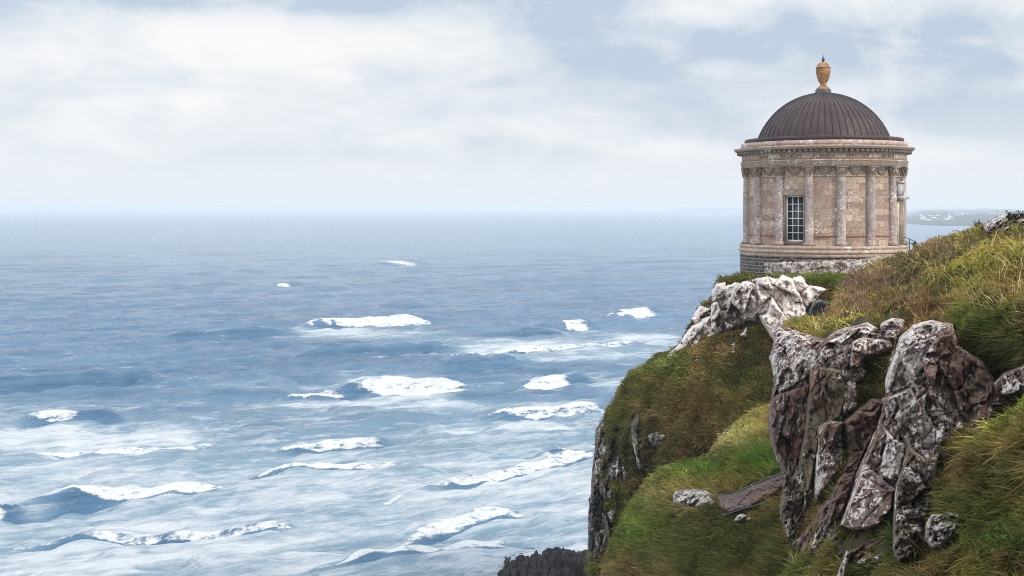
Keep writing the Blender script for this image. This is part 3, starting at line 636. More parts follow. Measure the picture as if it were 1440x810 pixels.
# ------------------------------------------------------------------ outcrops: every rock a mesh of its own, bedded in the ground
ROCKS = []
def rock(G_, poly, bulge, m, label, name='rock', cat='rock', w_=5.0, s=.95, a=.46, crack=.09, step=1.25, seed=None, group=None, back=1.2, en=1.0, flat=None, mossy=0):
    flat = (.42 if G_ is C else (.6 if G_ is A else 1.0)) if flat is None else flat
    seed = len(ROCKS) * 7 + 3 if seed is None else seed
    if name == 'rock' and (G_ is C or cat == 'rock' and group == W):                                  # let neighbouring blocks meet
        P = np.array(poly, float); c_ = P.mean(0); v_ = P - c_; poly = [tuple(x) for x in c_ + v_ * (1 + 3.2 / np.maximum(np.linalg.norm(v_, axis=1), 8))[:, None]]
    P = np.array(poly, float); fr_ = G_.f(P[:, 0], P[:, 1]); dlow = np.percentile(fr_, 22); span = min(fr_.max() - dlow, 4)
    def surf(px, py):
        d = dlow + flat * (G_.f(px, py) - dlow); sd = sdf(poly, px, py); t = np.clip(sd / w_, 0, 1)
        P3 = at(px, py, d)
        d = d + .45 - (bulge + .45) * np.sqrt(t) + relief_rock(P3, s, a, crack, seed) * (.25 + .75 * t)
        return at(px, py, d)
    V, Q = sheet(poly, surf, step, back + span, en, seed); o = big(name, V, Q, None, m, None, False)
    tag(o, label, cat, group or 'rock outcrops of the cliff'); ROCKS.append((G_, poly, mossy)); return o
G = None
rock(C, [(1090, 465), (1110, 461), (1150, 474), (1165, 478), (1200, 462), (1235, 464), (1255, 480), (1250, 492), (1215, 508), (1219, 530), (1206, 575), (1186, 593), (1192, 640), (1184, 665), (1168, 692), (1152, 712), (1132, 746), (1108, 762), (1099, 715), (1103, 670), (1091, 645), (1082, 600), (1085, 560), (1089, 520), (1084, 500)], 0.15, rock_mat(.46, 'brown'), 'dark fissured brown crag behind the left hand blocks of the near cliff', name='crag', w_=6, s=1.1, a=.6, crack=.12, seed=501, flat=.6, mossy=.42)
rock(C, [(1252, 505), (1266, 475), (1288, 457), (1340, 454), (1347, 485), (1382, 508), (1402, 538), (1428, 558), (1384, 610), (1342, 642), (1320, 692), (1302, 752), (1284, 788), (1257, 793), (1250, 737), (1212, 748), (1181, 742), (1206, 663), (1234, 598), (1244, 560)], 0.15, rock_mat(.46, 'brown'), 'dark fissured brown crag behind the right hand blocks of the near cliff', name='crag', w_=6, s=1.1, a=.6, crack=.12, seed=502, flat=.6, mossy=.42)
rock(C, [(1186, 592), (1206, 575), (1225, 560), (1247, 562), (1236, 600), (1208, 663), (1183, 742), (1215, 748), (1250, 740), (1257, 793), (1200, 800), (1140, 792), (1112, 765), (1132, 746), (1152, 712), (1168, 692), (1184, 665), (1192, 640)], .55, rock_mat(.26, 'brown'), 'dark mossy recess of rock between the two near crags', name='crag', w_=6, s=1.0, a=.6, crack=.1, seed=503, flat=.8, mossy=.10)
BR_, GR_, OL_, PA_ = rock_mat(.42, 'brown'), rock_mat(.48, 'grey'), rock_mat(.30, 'olive'), rock_mat(1.12, 'pale')
rock(C, [(1090, 470), (1096, 463), (1106, 468), (1118, 468), (1135, 478), (1149, 487), (1151, 500), (1144, 516), (1136, 529), (1122, 541), (1106, 549), (1096, 556), (1091, 545), (1089, 520), (1085, 503), (1090, 487)], 1.01, rock_mat(.70, 'brown'), 'rounded outcrop thickly speckled with white lichen below the wire netting')
rock(C, [(1086, 562), (1098, 553), (1122, 546), (1141, 538), (1138, 575), (1132, 610), (1124, 650), (1114, 672), (1103, 668), (1094, 645), (1086, 620), (1082, 590)], 0.88, rock_mat(.22, 'brown'), 'red brown rock face with few white spots overhanging the grass shelf')
rock(C, [(1146, 512), (1154, 494), (1164, 478), (1177, 467), (1200, 461), (1218, 455), (1233, 464), (1222, 474), (1216, 490), (1213, 510), (1208, 519), (1180, 519), (1160, 521), (1148, 520)], 1.08, rock_mat(.66, 'brown'), 'slanting grey slab with a bare white upper edge under the pale grass tuft', s=1.0)
rock(C, [(1197, 480), (1215, 474), (1250, 479), (1254, 490), (1234, 498), (1216, 502), (1213, 518), (1196, 516)], 0.94, rock_mat(.60, 'brown'), 'knobbly pinkish white rock right of the slanting slab')
rock(C, [(1148, 522), (1168, 518), (1184, 522), (1192, 560), (1181, 590), (1157, 600), (1151, 640), (1141, 692), (1121, 694), (1121, 662), (1131, 612), (1137, 560), (1142, 536)], 1.15, rock_mat(.08, 'olive'), 'tall smooth brown and olive rock column without lichen', s=1.3, a=.3)
rock(C, [(1182, 522), (1212, 516), (1219, 525), (1213, 536), (1206, 542), (1207, 560), (1204, 571), (1191, 582), (1186, 590), (1184, 570), (1190, 550)], 1.01, rock_mat(.72, 'brown'), 'pinkish white lichen face beside the smooth brown column')
rock(C, [(1240, 456), (1254, 449), (1269, 452), (1266, 466), (1259, 477), (1247, 477), (1241, 466)], 0.68, rock_mat(.66, 'brown'), 'small rounded pinkish rock alone in the grass above the dark hanging grass', w_=7)
rock(C, [(1262, 492), (1267, 476), (1284, 460), (1309, 452), (1326, 457), (1338, 457), (1337, 475), (1329, 496), (1325, 507), (1314, 511), (1300, 516), (1290, 531), (1278, 546), (1262, 551), (1249, 557), (1246, 536), (1254, 511)], 1.15, rock_mat(.78, 'brown'), 'big dark rock with bright white cracked crust at its top', s=.85, a=.42, crack=.10)
rock(C, [(1243, 562), (1262, 554), (1282, 546), (1298, 537), (1316, 520), (1324, 528), (1320, 556), (1330, 600), (1322, 642), (1300, 652), (1276, 622), (1262, 612), (1254, 592), (1247, 584)], 1.01, rock_mat(.50, 'brown'), 'cracked brown rock blotched with white patches in the middle of the cliff', s=.85, a=.42, crack=.10)
rock(C, [(1323, 517), (1334, 500), (1340, 490), (1346, 503), (1361, 503), (1379, 514), (1389, 536), (1376, 551), (1352, 549), (1341, 571), (1331, 592), (1320, 562)], 1.01, rock_mat(.50, 'olive'), 'round grey olive boulder under the dark overhanging grass', s=.55)
rock(C, [(1396, 541), (1415, 525), (1440, 515), (1475, 508), (1475, 545), (1442, 549), (1421, 556), (1404, 556)], 0.94, rock_mat(.50, 'brown'), 'pinkish grey rock beneath the dark grass bank at the picture edge')
rock(C, [(1343, 577), (1370, 560), (1394, 548), (1410, 556), (1418, 575), (1372, 612), (1345, 632), (1332, 612)], 0.34, rock_mat(.20, 'olive'), 'dark recessed rock between the round boulder and the lower grass bank')
rock(C, [(1240, 603), (1246, 600), (1256, 614), (1273, 624), (1275, 640), (1270, 660), (1263, 681), (1246, 676), (1233, 666), (1236, 646), (1244, 625)], 1.28, rock_mat(.70, 'brown'), 'square rock with a white top leaning against the cracked brown rock', w_=7)
rock(C, [(1183, 737), (1203, 690), (1211, 666), (1225, 662), (1245, 680), (1259, 690), (1254, 715), (1239, 736), (1221, 743), (1200, 744)], 1.22, rock_mat(.44, 'brown'), 'flat brown face peppered with white spots above the dark hanging grass', s=1.2, a=.14)
rock(C, [(1262, 682), (1272, 650), (1276, 628), (1300, 648), (1320, 638), (1312, 680), (1304, 720), (1297, 750), (1282, 782), (1262, 792), (1255, 770), (1258, 730), (1260, 700)], 1.08, rock_mat(.34, 'olive'), 'long narrow grey olive rib running down beside the grass bank', s=.5)
rock(C, [(1150, 602), (1168, 592), (1187, 596), (1177, 616), (1169, 636), (1182, 656), (1166, 682), (1151, 702), (1144, 702), (1149, 645)], 0.81, rock_mat(.54, 'brown'), 'pink speckled rock at the foot of the smooth brown column')
rock(C, [(1102, 668), (1114, 672), (1128, 657), (1142, 692), (1130, 722), (1119, 742), (1108, 758), (1101, 732), (1097, 715), (1103, 690)], 0.81, rock_mat(.32, 'olive'), 'rough brown foot of the cliff standing over the netted slab', s=.5)
rock(C, [(1311, 725), (1330, 721), (1352, 721), (1350, 738), (1340, 752), (1331, 766), (1312, 769), (1302, 756), (1305, 736)], 1.6, rock_mat(.62, 'brown'), 'white capped block in the hanging grass low on the slope', w_=5, s=.4)
rock(C, [(1182, 797), (1190, 776), (1195, 782), (1187, 816), (1175, 816)], 1.08, rock_mat(.7, 'grey'), 'thin white sliver of rock in dark grass at the bottom edge', w_=4, s=.4)
rock(C, [(1141, 766), (1146, 754), (1153, 760), (1149, 771), (1140, 773)], 0.94, rock_mat(.7, 'grey'), 'tiny white stone in the brown grass under the rough cliff foot', w_=4, s=.4)
rock(C, [(1386, 317), (1398, 308), (1416, 304), (1436, 305), (1458, 302), (1458, 325), (1426, 324), (1404, 326), (1390, 325)], 0.74, rock_mat(.52, 'brown'), 'low pinkish outcrop on the skyline at the top of the slope', s=.45, w_=6, back=3)
# white crag under the temple
rock(A, [(1006, 402), (1030, 399), (1065, 391), (1130, 390), (1160, 406), (1135, 445), (1104, 482), (1085, 474), (1064, 456), (1024, 466), (995, 481), (965, 498), (938, 503), (950, 487), (975, 460), (990, 430)], .0, rock_mat(.58, 'brown'), 'long fissured crag face running down from the temple to the stepped edge', name='crag', w_=4, s=1.5, a=.7, crack=.3, seed=504, flat=1.0, mossy=.02, en=2)
rock(A, [(1064, 406), (1067, 394), (1079, 390), (1091, 396), (1087, 420), (1081, 436), (1071, 442), (1066, 426)], 1.3, PA_, 'leaning white slab left of the main white crag', s=1.5, a=.8, crack=.5, group=W, en=2)
rock(A, [(1080, 440), (1085, 420), (1091, 400), (1100, 391), (1115, 395), (1126, 420), (1134, 442), (1121, 456), (1104, 458), (1101, 478), (1093, 482), (1084, 470), (1074, 452), (1069, 443)], 1.5, rock_mat(1.16, 'pale'), 'largest white crag directly below the temple wall', s=1.5, a=.95, crack=.5, group=W, en=2)
rock(A, [(1110, 402), (1118, 391), (1130, 393), (1136, 403), (1150, 404), (1162, 407), (1142, 421), (1126, 447), (1129, 430), (1121, 420), (1114, 410)], 1.2, rock_mat(.98, 'pale'), 'broken white rock between the main crag and the wire netting', s=1.3, a=.8, crack=.45, group=W, en=2)
rock(A, [(1030, 414), (1034, 403), (1049, 397), (1062, 401), (1064, 420), (1064, 452), (1050, 449), (1040, 456), (1024, 462), (1020, 450), (1026, 426)], 1.4, rock_mat(.74, 'brown'), 'dark speckled block with a white cap left of the leaning slab', s=1.3, a=.8, crack=.45, group=W, en=2)
for poly, lab, li in (([(1004, 410), (1008, 402), (1019, 399), (1017, 416), (1010, 420), (1003, 422)], 'small pale spike of rock at the grassy brink left of the temple', .8), ([(1000, 430), (1009, 427), (1012, 440), (1008, 455), (1010, 466), (996, 477), (993, 468), (999, 455)], 'narrow upright white rib on the stepped edge', .76),
        ([(974, 448), (984, 432), (999, 436), (986, 446), (981, 457)], 'flat pale ledge stone under a cap of grass on the stepped edge', .9), ([(960, 478), (974, 462), (986, 454), (994, 460), (986, 472), (981, 488), (967, 496)], 'wedge of white rock low on the stepped edge', .8),
        ([(940, 500), (955, 486), (967, 486), (961, 498), (946, 503)], 'lowest pale slab where the stepped edge meets the turf', .92), ([(1020, 488), (1033, 481), (1034, 497), (1024, 494)], 'pale square stone lying in the turf below the crag', .85), ([(1039, 466), (1049, 462), (1049, 473), (1041, 472)], 'small white stone in the turf close under the speckled block', .9),
        ([(1010, 441), (1023, 440), (1024, 462), (1010, 474), (1006, 466)], 'dark fissured rock between the white rib and the speckled block', .35), ([(1020, 404), (1034, 399), (1033, 410), (1024, 416), (1018, 412)], 'short white stone beside the pale spike under the brink', .8), ([(988, 452), (999, 447), (998, 470), (986, 478)], 'thin cracked white stone left of the upright rib', .75)):
    rock(A, poly, 1.0, rock_mat(li + (.25 if li > .7 else 0), 'pale' if li > .7 else 'grey'), lab, w_=3.5, s=1.2, a=.7, crack=.4, step=1.1, en=1.6, group=W)
K = 'dark rocks of the seaward cliff face'
rock(A, [(838, 602), (862, 582), (880, 600), (876, 640), (886, 670), (872, 700), (868, 735), (852, 782), (835, 802), (825, 790), (828, 720), (833, 660)], .1, rock_mat(.30, 'grey'), 'broken dark rock face of the headland dropping to the sea, patched with moss', name='crag', w_=6, s=1.6, a=.9, crack=.4, flat=1.0, mossy=-.34, group=K, back=6)
for poly, lab, li in (([(836, 648), (850, 639), (858, 650), (846, 668), (835, 670)], 'dark lichened knob at the very edge of the sea cliff', .50), ([(857, 652), (872, 645), (879, 662), (869, 677), (855, 669)], 'round dark rock ringed by moss inside the edge knob', .48), ([(846, 626), (858, 619), (866, 632), (858, 644), (847, 640)], 'mossy grey rock above the round dark rock', .38),
        ([(886, 597), (899, 578), (907, 600), (901, 640), (912, 662), (898, 660), (888, 622)], 'long dark cleft rock running down the turf of the headland', .36), ([(829, 700), (841, 689), (852, 700), (848, 740), (840, 772), (829, 778), (827, 742)], 'tall black buttress on the sea side of the cliff', .22), ([(850, 691), (862, 687), (867, 700), (858, 707)], 'pale grey patch of rock above the shelf edge', .55),
        ([(854, 722), (866, 711), (869, 722), (860, 737)], 'small grey rock just above the grass shelf', .48), ([(833, 747), (850, 741), (859, 752), (847, 786), (833, 793)], 'grey rock at the foot of the black buttress', .45), ([(905, 612), (925, 606), (940, 610), (936, 622), (918, 628)], 'flat dark rock band in the brown turf', .42), ([(838, 606), (850, 590), (856, 604), (848, 620), (839, 626)], 'dark outcrop on the shoulder of the headland', .40)):
    rock(A, poly, .9, rock_mat(li, 'dark' if li < .3 else 'grey'), lab, w_=6, s=1.3, a=.5, crack=.35, step=1.2, group=K)
rock(B, [(944, 700), (949, 691), (962, 687), (978, 687), (996, 690), (1006, 702), (1009, 713), (985, 714), (960, 713), (946, 709)], 1.1, rock_mat(.72, 'grey'), 'white streaked boulder on the grass shelf in the gully', s=.7, a=.35, w_=7)
rock(B, [(1006, 697), (1030, 695), (1060, 681), (1085, 671), (1110, 662), (1112, 682), (1082, 702), (1052, 717), (1024, 724), (1010, 714)], .95, rock_mat(.12, 'brown'), 'dark brown slab under wire netting on the grass shelf', s=1.6, a=.2)
rock(B, [(1027, 723), (1045, 720), (1061, 728), (1056, 737), (1032, 736)], .6, rock_mat(.6, 'brown'), 'small lichened stone below the netted slab', w_=5, s=.6)

# wave-cut rocks at the foot of the cliff
na, nb = 200, 60; a = np.linspace(684, 880, na); b_ = np.linspace(0, 1, nb); AA, BB = np.meshgrid(a, b_); AA = AA.ravel(); BB = BB.ravel()
dd = 98 + 22 * BB; X0 = (AA - 720) / F * 108 ; P3 = np.c_[X0, dd, X0 * 0]
top = np.interp(AA, [690, 700, 712, 730, 745, 760, 775, 790, 805, 818, 830, 880], [831, 812, 801, 797, 792, 785, 779, 781, 784, 786, 783, 770])
hh_ = EYE - (top - HZ) / F * 108
F1, F2, c_, r_ = voronoi(P3 / np.array([.85, 1.5, 1]), 77); F1b, F2b, cb, rb = voronoi(P3 / .38, 78)
pr = smooth(0, .35, BB) * smooth(1, .5, BB)
zz = np.maximum(hh_, -.8) * pr * (.62 + .48 * r_[:, 0]) + .35 * (rb[:, 0] - .5) * pr - .5 * np.exp(-((F2 - F1) / .12) ** 2) * pr - .5 * (1 - pr)
tag(big('shore_rocks', np.c_[X0, dd, zz], grid_quads(nb, na), None, rock_mat(-.6, 'dark', 1.6)), 'black jagged wave washed rocks at the foot of the cliff', 'shore rocks')

# ------------------------------------------------------------------ walls, netting, railing
rw_th = np.linspace(-34, 66, 300); rw_t = np.linspace(0, 1, 40); TH, TT = np.meshgrid(rw_th, rw_t); TH = TH.ravel(); TT = TT.ravel()
topz = np.interp(TH, [-34, -30, 0, 25, 45, 66], [-3.25, -3.12, -3.0, -2.86, -2.66, -2.5]) ; zz = -5.2 + (topz + 5.2) * np.minimum(TT / .8, 1)
rad = 5.75 - .5 * np.clip((TT - .8) / .2, 0, 1)
e = np.stack([np.cos(PHC + np.radians(TH)), np.sin(PHC + np.radians(TH)), TH * 0], 1); P3 = TC + e * rad[:, None] + np.c_[TH * 0, TH * 0, zz]
F1, F2, c_, r_ = voronoi(P3 / np.array([.34, .34, .24]), 91)
off = .10 * (r_[:, 0]) + .10 * np.sqrt(np.clip((F2 - F1) * 2, 0, 1)) - .08
P3 = P3 + e * off[:, None] + np.c_[TH * 0, TH * 0, np.where(TT >= .8, off * .9, 0)]
tag(big('rubble_wall', P3, grid_quads(40, 300), None, rock_mat(.74, 'brown', 3.0), None, False), 'low curved wall of whitish rubble stones around the temple foot', 'wall')

def netting(G_, poly, name, label, du, ang, r, off, bulge):
    """woven wire laid over the ground: two families of wires, each a real strand"""
    b = MB(); P = np.array(poly, float); c = P.mean(0); ext = np.abs(P - c).max() * 1.5
    for a in ang:
        ca, sa = cos(R(a)), sin(R(a))
        for k in np.arange(-ext, ext, du):
            t = np.arange(-ext, ext, 1.5); x = c[0] + ca * t - sa * k; y = c[1] + sa * t + ca * k
            sd = sdf(poly, x, y); ins = sd > 0
            if ins.sum() < 3: continue
            x, y, sd = x[ins], y[ins], sd[ins]
            brk = np.where(np.diff(np.where(ins)[0]) > 1)[0]
            if len(brk): x, y, sd = x[:brk[0] + 1], y[:brk[0] + 1], sd[:brk[0] + 1]
            if len(x) < 3: continue
            d = G_.f(x, y) - off - bulge * np.clip(sd / 6, 0, 1) ** .5
            b.tube(at(x, y, d), r, 3)
    return tag(b.build(name, M_wire), label, 'netting')
NETP = [(1133, 444), (1141, 425), (1151, 419), (1169, 424), (1162, 436), (1151, 450)]
rock(A, NETP, 1.3, rock_mat(.25, 'dark'), 'dark slumped rock held under the woven wire netting', w_=6, s=1.2)
C_near = netting(A, NETP, 'wire_netting', 'grey woven wire netting pinned over rock beside the white crag', 2.6, (24, 104), .012, .25, 1.35)
netting(B, [(1000, 694), (1030, 694), (1060, 680), (1085, 671), (1104, 664), (1106, 682), (1080, 702), (1052, 716), (1024, 722), (1008, 712)], 'rockfall_netting', 'fine wire rockfall netting draped on the dark slab on the grass shelf', 6.0, (35, 120), .003, .07, 1.05)
cb = MB()
for pts in ([(962, 688), (985, 691), (1010, 697), (1030, 696), (1060, 680), (1085, 670), (1110, 661)], [(1010, 698), (1022, 699), (1050, 690), (1075, 684), (1108, 680)], [(1015, 724), (1045, 716), (1080, 704)], [(1057, 681), (1059, 686), (1060, 690)], [(946, 701), (955, 692), (966, 688)]):
    P = np.array(pts, float); t = np.linspace(0, len(P) - 1, 40); x = np.interp(t, range(len(P)), P[:, 0]) ; y = np.interp(t, range(len(P)), P[:, 1]) + .8 * np.sin(t * 5)
    cb.tube(at(x, y, B.f(x, y) - 1.1), .014, 5)
tag(cb.build('netting_cable', M_wire), 'pale steel cable along the top of the rockfall netting', 'cable')

rl = thing('railing', at(1282, 352, 73.5)); tag(rl, 'thin dark iron handrail descending from the temple door', 'railing')
rp = [(1261, 331, 346), (1270, 333, 352), (1279, 336, 356), (1288, 341, 358), (1297, 346, 360)]; top_, mid_ = [], []
for x, y0, y1 in rp:
    p0, p1 = at(x, y0, 72.6), at(x, y1 + 4, 72.6); b = MB(); b.tube([p1, (p0 + p1) / 2, p0], .022, 6); b.build('post', M_iron, rl); top_.append(p0); mid_.append(p0 * .6 + at(x, y0 + 13, 72.6) * .4)
for pts in (top_, mid_):
    b = MB(); b.tube(pts, .022, 6); b.build('rail', M_iron, rl)

# ------------------------------------------------------------------ grass
def blades(name, G_, region, n_tuft, per, length, width, zones, base_mix, drape, label, excl=(), spread=(5, 4), seed=1, rockgap=3.0, stand=.55):
    r = np.random.default_rng(seed); P = np.array(region, float); x0, y0 = P.min(0); x1, y1 = P.max(0)
    tx = r.uniform(x0, x1, n_tuft * 4); ty = r.uniform(y0, y1, n_tuft * 4)
    ok = (sdf(region, tx, ty) > 0) & (sdf(G_.poly, tx, ty) > .5)
    for q in excl: ok &= sdf(q, tx, ty) < -2
    tx, ty = tx[ok][:n_tuft], ty[ok][:n_tuft]; nt = len(tx)
    # colour of each tuft: plants differ by place, zones add painted shade and sun
    q = np.c_[tx / 26, ty / 26, tx * 0]; n1 = fbm(q, 4, seed); n2 = fbm(q * 2.3 + 7, 4, seed + 5)
    wts = [np.full(nt, 1e-3)]; cols = [np.array(base_mix[0])]
    col = np.array(base_mix[0])[None] + (np.array(base_mix[1]) - np.array(base_mix[0]))[None] * smooth(-.22, .22, n1 + r.normal(0, .16, nt))[:, None]
    dead = smooth(.12, .5, n2 + r.normal(0, .16, nt))[:, None]; col = col * (1 - dead) + np.array(base_mix[2]) * dead
    for (cx, cy, rx, ry, c, k) in zones:
        w_ = k * np.exp(-((tx - cx) / rx + .5 * n2) ** 2 - ((ty - cy) / ry + .5 * n1) ** 2); w_ = np.clip(w_ + r.normal(0, .10, nt) * (w_ > .08), 0, 1)[:, None]
        col = col * (1 - w_) + np.array(c) * w_
    lean = np.c_[fbm(q * 1.5 + 3, 3, seed + 8), fbm(q * 1.5 + 13, 3, seed + 9), np.zeros(nt)] * 1.1
    tl = length * np.exp(.45 * fbm(q * .8 + 5, 3, seed + 4) * 2) * r.uniform(.7, 1.25, nt)
    ti = np.repeat(np.arange(nt), per); n = len(ti)
    bx = tx[ti] + r.normal(0, spread[0], n); by = ty[ti] + r.normal(0, spread[1], n)
    ok = sdf(G_.poly, bx, by) > .3
    for gg, pl, mossy in ROCKS:
        if gg is G_:
            PL = np.array(pl); m = (bx > PL[:, 0].min() - 2) & (bx < PL[:, 0].max() + 2) & (by > PL[:, 1].min() - 2) & (by < PL[:, 1].max() + 2)
            if m.any():
                i = np.where(m)[0]; g_ = sdf(pl, bx[i], by[i]) < rockgap
                if mossy: g_ |= fbm(np.c_[bx[i] / 14, by[i] / 14, bx[i] * 0 + 3], 3, 71) > mossy
                ok[i] &= g_
    bx, by, ti = bx[ok], by[ok], ti[ok]; n = len(bx)
    P0 = G_.surf(bx, by); e = 1.5
    Tx = G_.surf(bx + e, by) - P0; Ty = G_.surf(bx, by + e) - P0
    nr = np.cross(Tx, Ty); nr /= np.linalg.norm(nr, axis=1)[:, None] + 1e-9; nr *= np.where(nr[:, 1] > 0, -1, 1)[:, None]
    L = tl[ti] * r.uniform(.55, 1.2, n)
    d0 = nr * .55 + np.array([0, 0, stand]) + lean[ti] * .6 + r.normal(0, .30, (n, 3)); d0 /= np.linalg.norm(d0, axis=1)[:, None]
    dr = np.array(drape) + lean[ti] * .5 + r.normal(0, .22, (n, 3))
    # keep the drooping half from diving into the ground
    dn_ = (dr * nr).sum(1); dr = dr - nr * np.minimum(dn_ + .15, 0)[:, None]
    sd_ = np.cross(d0, r.normal(0, 1, (n, 3))); sd_ /= np.linalg.norm(sd_, axis=1)[:, None] + 1e-9
    wd = width * r.uniform(.6, 1.3, n) * (P0[:, 1] / P0[:, 1].mean())
    V = []
    for t, ww in ((0, .8), (.38, 1.0), (.72, .75), (1.0, .12)):
        c = P0 - nr * .03 + (d0 * t + dr * t * t * .75) * L[:, None]
        V += [c - sd_ * (wd * ww / 2)[:, None], c + sd_ * (wd * ww / 2)[:, None]]
    V = np.stack(V, 1).reshape(-1, 3)
    b = np.arange(n)[:, None] * 8; Q = np.concatenate([b + np.array([[k, k + 1, k + 3, k + 2]]) for k in (0, 2, 4)])
    bc = (col * np.exp(r.normal(0, .22, (nt, 1)) + .55 * n2[:, None]))[ti] * 1.5 * np.exp(r.normal(0, .22, n))[:, None] * np.exp(r.normal(0, .06, (n, 3)))
    tip = smooth(.2, .9, r.uniform(0, 1, n))[:, None]
    cc = np.stack([bc * .9, bc, bc * (1 - .3 * tip) + np.array([.26, .20, .09]) * .3 * tip, bc * (1 - .5 * tip) + np.array([.30, .23, .11]) * .5 * tip], 1)
    cc = np.repeat(cc, 2, axis=1).reshape(-1, 3)
    return tag(big(name, V, Q, None, M_grass, None, False, cols=np.clip(cc, .005, .9)), label, 'grass', kind='stuff')
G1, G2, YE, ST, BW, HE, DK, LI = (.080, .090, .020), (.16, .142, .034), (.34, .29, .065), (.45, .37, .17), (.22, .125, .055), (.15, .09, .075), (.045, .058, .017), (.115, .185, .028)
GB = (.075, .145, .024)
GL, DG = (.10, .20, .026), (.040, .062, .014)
ZC = [(1226, 555, 22, 60, DK, .9), (1222, 640, 34, 50, DK, .9), (1150, 750, 50, 34, DK, .75), (1250, 775, 60, 30, DG, .8), (1110, 790, 30, 40, DG, .6), (1300, 790, 40, 30, DK, .6), (1365, 460, 40, 20, GB, .8), (1180, 640, 30, 60, GB, .3), (1260, 745, 40, 20, GB, .7), (1130, 790, 40, 20, GB, .5), (1225, 600, 30, 40, BW, .5), (1300, 500, 30, 20, GB, .5), (1400, 325, 50, 10, GB, .6), (1230, 395, 90, 18, HE, .5), (1330, 350, 60, 12, HE, .75), (1230, 425, 60, 14, YE, .5), (1290, 400, 50, 14, GB, .45), (1200, 375, 50, 10, ST, .6), (1300, 345, 40, 6, ST, .6), (1390, 345, 70, 22, YE, .85), (1340, 385, 60, 20, (.34, .31, .06), .85), (1430, 360, 60, 22, YE, .7), (1415, 330, 36, 7, G1, .9), (1330, 425, 50, 22, BW, .5), (1290, 450, 40, 18, BW, .5),  # dark zones paint the shade of gullies and overhang into the grass
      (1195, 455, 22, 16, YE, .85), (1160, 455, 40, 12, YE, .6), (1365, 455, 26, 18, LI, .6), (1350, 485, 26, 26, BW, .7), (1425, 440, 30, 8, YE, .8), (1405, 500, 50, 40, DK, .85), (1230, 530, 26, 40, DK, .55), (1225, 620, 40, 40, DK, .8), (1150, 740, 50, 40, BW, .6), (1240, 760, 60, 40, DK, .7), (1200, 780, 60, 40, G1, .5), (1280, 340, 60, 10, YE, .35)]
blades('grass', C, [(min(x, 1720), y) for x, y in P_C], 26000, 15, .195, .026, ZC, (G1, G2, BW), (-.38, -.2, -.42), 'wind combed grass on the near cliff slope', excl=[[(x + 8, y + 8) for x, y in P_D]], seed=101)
ZD = [(1400, 740, 60, 40, DG, .75), (1330, 760, 30, 50, DK, .5), (1370, 680, 20, 20, DK, .6), (1440, 580, 60, 26, LI, .7), (1390, 610, 40, 18, YE, .5), (1350, 665, 26, 26, BW, .75), (1425, 640, 14, 24, BW, .6), (1420, 660, 50, 26, DK, .6), (1400, 760, 70, 40, G1, .8), (1430, 800, 30, 14, (.14, .05, .025), .7), (1300, 780, 40, 30, BW, .5)]  # dark zones put the low bank's shade into the grass colour
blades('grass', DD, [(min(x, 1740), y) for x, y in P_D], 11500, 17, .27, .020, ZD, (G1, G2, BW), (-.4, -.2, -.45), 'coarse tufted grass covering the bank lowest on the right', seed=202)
ZB = [(1050, 605, 38, 24, (.42, .37, .10), 1), (1040, 622, 40, 18, ST, .5), (985, 660, 60, 12, GL, .85), (1080, 650, 40, 22, GL, .9), (1000, 785, 130, 34, DG, .75), (900, 740, 30, 30, GL, .4), (960, 680, 50, 14, YE, .4), (935, 700, 30, 16, ST, .3), (1000, 770, 110, 36, G1, .6), (1050, 745, 60, 18, DK, .6), (900, 740, 40, 40, LI, .35), (890, 800, 40, 26, BW, .5), (980, 715, 30, 7, ST, .4)]  # sunlit yellow hump and shaded shelf foot painted into the tufts
blades('grass', B, [(800, 560), (1150, 540), (1150, 860), (800, 860)], 9500, 15, .28, .036, ZB, (G1, G2, BW), (-.55, -.1, -.4), 'bright green grass flowing over the shelf in the gully', excl=[[(x + 45, y) for x, y in P_C]], spread=(4.5, 3), seed=303)
ZA = [(1010, 560, 90, 60, BW, .28), (960, 545, 60, 30, G2, .4), (870, 640, 40, 90, DG, .6), (920, 600, 40, 40, DK, .4), (1040, 540, 30, 20, GB, .5), (960, 515, 50, 12, GB, .5), (940, 520, 60, 14, LI, .35), (880, 570, 26, 30, G2, .5), (1020, 500, 60, 30, BW, .45), (1055, 500, 14, 20, LI, .5), (960, 580, 40, 40, BW, .5), (870, 660, 40, 60, G1, .4), (1030, 390, 40, 7, G1, .8), (1160, 392, 40, 8, LI, .7), (985, 640, 40, 14, BW, .4), (1075, 560, 20, 40, G1, .5), (900, 640, 26, 40, HE, .5), (845, 620, 12, 40, HE, .4)]
blades('grass', A, [(800, 380), (1260, 376), (1130, 700), (1000, 900), (800, 900)], 14500, 12, .27, .046, ZA, (G1, G2, BW), (-.35, -.3, -.6), 'short brown and green turf on the headland below the temple', excl=[[(x + 50, y + 6) for x, y in P_C], [(x + 12, y + 40) for x, y in P_B]], spread=(4, 3), seed=404, rockgap=1.0)

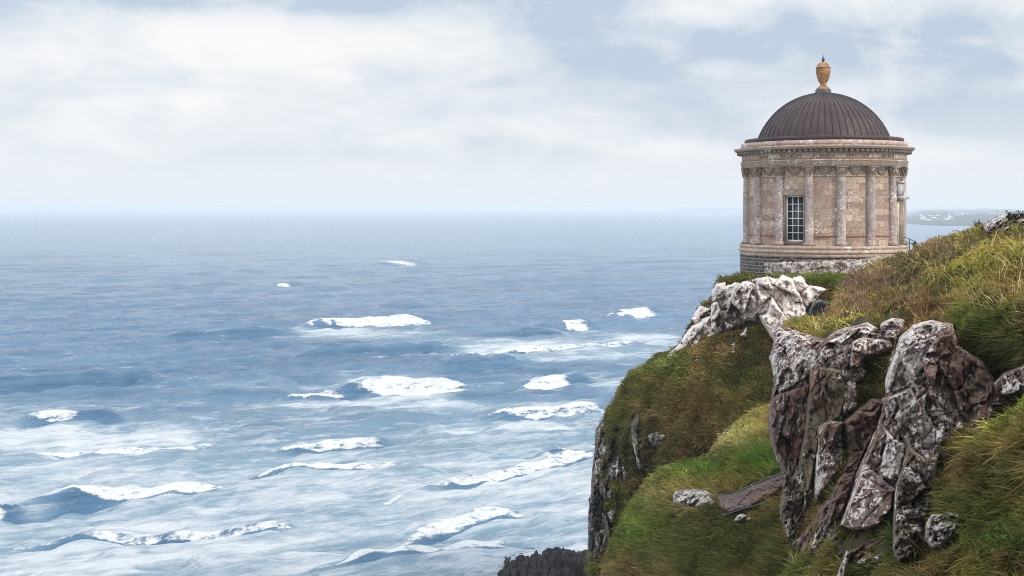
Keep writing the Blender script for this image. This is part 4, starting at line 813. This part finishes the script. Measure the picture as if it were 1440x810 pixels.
# heather and dead stalks standing through the turf
ZH = [(1230, 395, 110, 26, HE, .8), (1330, 350, 60, 14, HE, .9), (1290, 450, 60, 22, BW, .6), (1400, 500, 60, 40, DK, .8)]
blades('heather', C, [(1170, 405), (1300, 345), (1400, 318), (1350, 370), (1270, 420), (1330, 430), (1330, 455), (1200, 440), (1130, 450)], 1900, 15, .15, .030, ZH, (HE, BW, (.07, .06, .03)), (-.1, -.05, -.1), 'purple brown heather and dead stalks on the upper slope', spread=(3.5, 2.5), seed=505, stand=1.0)
blades('dead_stems', C, [(min(x, 1600), y) for x, y in P_C], 1600, 4, .42, .014, [], (ST, BW, (.30, .24, .12)), (-.25, -.1, -.25), 'thin pale dead stems standing above the turf of the near slope', excl=[[(x + 8, y + 8) for x, y in P_D]], seed=606, stand=1.1)

# low bushes on the skyline
ml = tint_mat('bush_leaves', .2)
def bush(px, py, d, w_, h_, label, seed):
    r = np.random.default_rng(seed); c = at(px, py, d); o = thing('bush', c); tag(o, label, 'bush', 'small dark bushes on the skyline')
    b = MB(); tips = []
    for k in range(7):
        e = c + np.array([r.normal(0, w_ * .4), r.normal(0, w_ * .4), h_ * r.uniform(.6, 1)]); tips.append(e); b.tube([c - [0, 0, .1], (c + e) / 2 + r.normal(0, .03, 3), e], [.02, .014, .006], 5)
    b.build('stem', plain('bush_twig', (.05, .035, .025)), o)
    n = 130; p = np.array(tips)[r.integers(0, 7, n)] * 1.0; f = r.uniform(.15, 1.05, n)[:, None]; p = c + (p - c) * f + r.normal(0, .055, (n, 3))
    u = r.normal(0, 1, (n, 3)); u /= np.linalg.norm(u, axis=1)[:, None]; v = np.cross(u, r.normal(0, 1, (n, 3))); v /= np.linalg.norm(v, axis=1)[:, None]
    V = np.stack([p - u * .032, p + v * .018, p + u * .032, p - v * .018], 1).reshape(-1, 3)
    big('leaves', V, np.arange(n * 4).reshape(-1, 4), None, ml, o, cols=np.repeat(np.array([.03, .04, .022]) * np.exp(r.normal(0, .3, (n, 1))), 4, 0))
for i, (a_, b_, w_, h_, l_) in enumerate(((1419, 306, .07, .12, 'tiny dark bush on the skyline outcrop farthest from the temple but one'), (1429, 306, .11, .10, 'wider dark bush on the skyline outcrop near the picture edge'), (1437, 305, .05, .09, 'dark bush at the right picture edge of the skyline'), (1376, 318, .12, .13, 'low dark bush left of the skyline outcrop'), (1287, 350, .14, .4, 'bush at the foot of the iron handrail by the temple'))):
    bush(a_, b_, 37.3 if a_ > 1400 else (43 if a_ > 1300 else 66), w_, h_, l_, 50 + i)
# leafy undergrowth low on the bank
r = np.random.default_rng(8); n = 5200
bx = r.normal(1412, 26, n); by = r.normal(772, 20, n); ok = (sdf(P_D, bx, by) > 4) & (by < 860); bx, by = bx[ok], by[ok]; n = len(bx)
p = DD.surf(bx, by) + np.c_[r.normal(0, .05, n), -r.uniform(.03, .28, n), r.uniform(.02, .2, n)]
u = r.normal(0, 1, (n, 3)); u /= np.linalg.norm(u, axis=1)[:, None]; v = np.cross(u, r.normal(0, 1, (n, 3))); v /= np.linalg.norm(v, axis=1)[:, None]
sz = r.uniform(.02, .05, n)[:, None]; V = np.stack([p - u * sz, p + v * sz * .6, p + u * sz, p - v * sz * .6], 1).reshape(-1, 3)
tag(big('undergrowth', V, np.arange(n * 4).reshape(-1, 4), None, ml, None, cols=np.repeat(np.array([.065, .10, .022]) * np.exp(r.normal(0, .35, (n, 1))), 4, 0)), 'leafy brambles low on the grass bank', 'undergrowth', kind='stuff')
for o in bpy.data.objects:
    if '_o' in o: del o['_o']
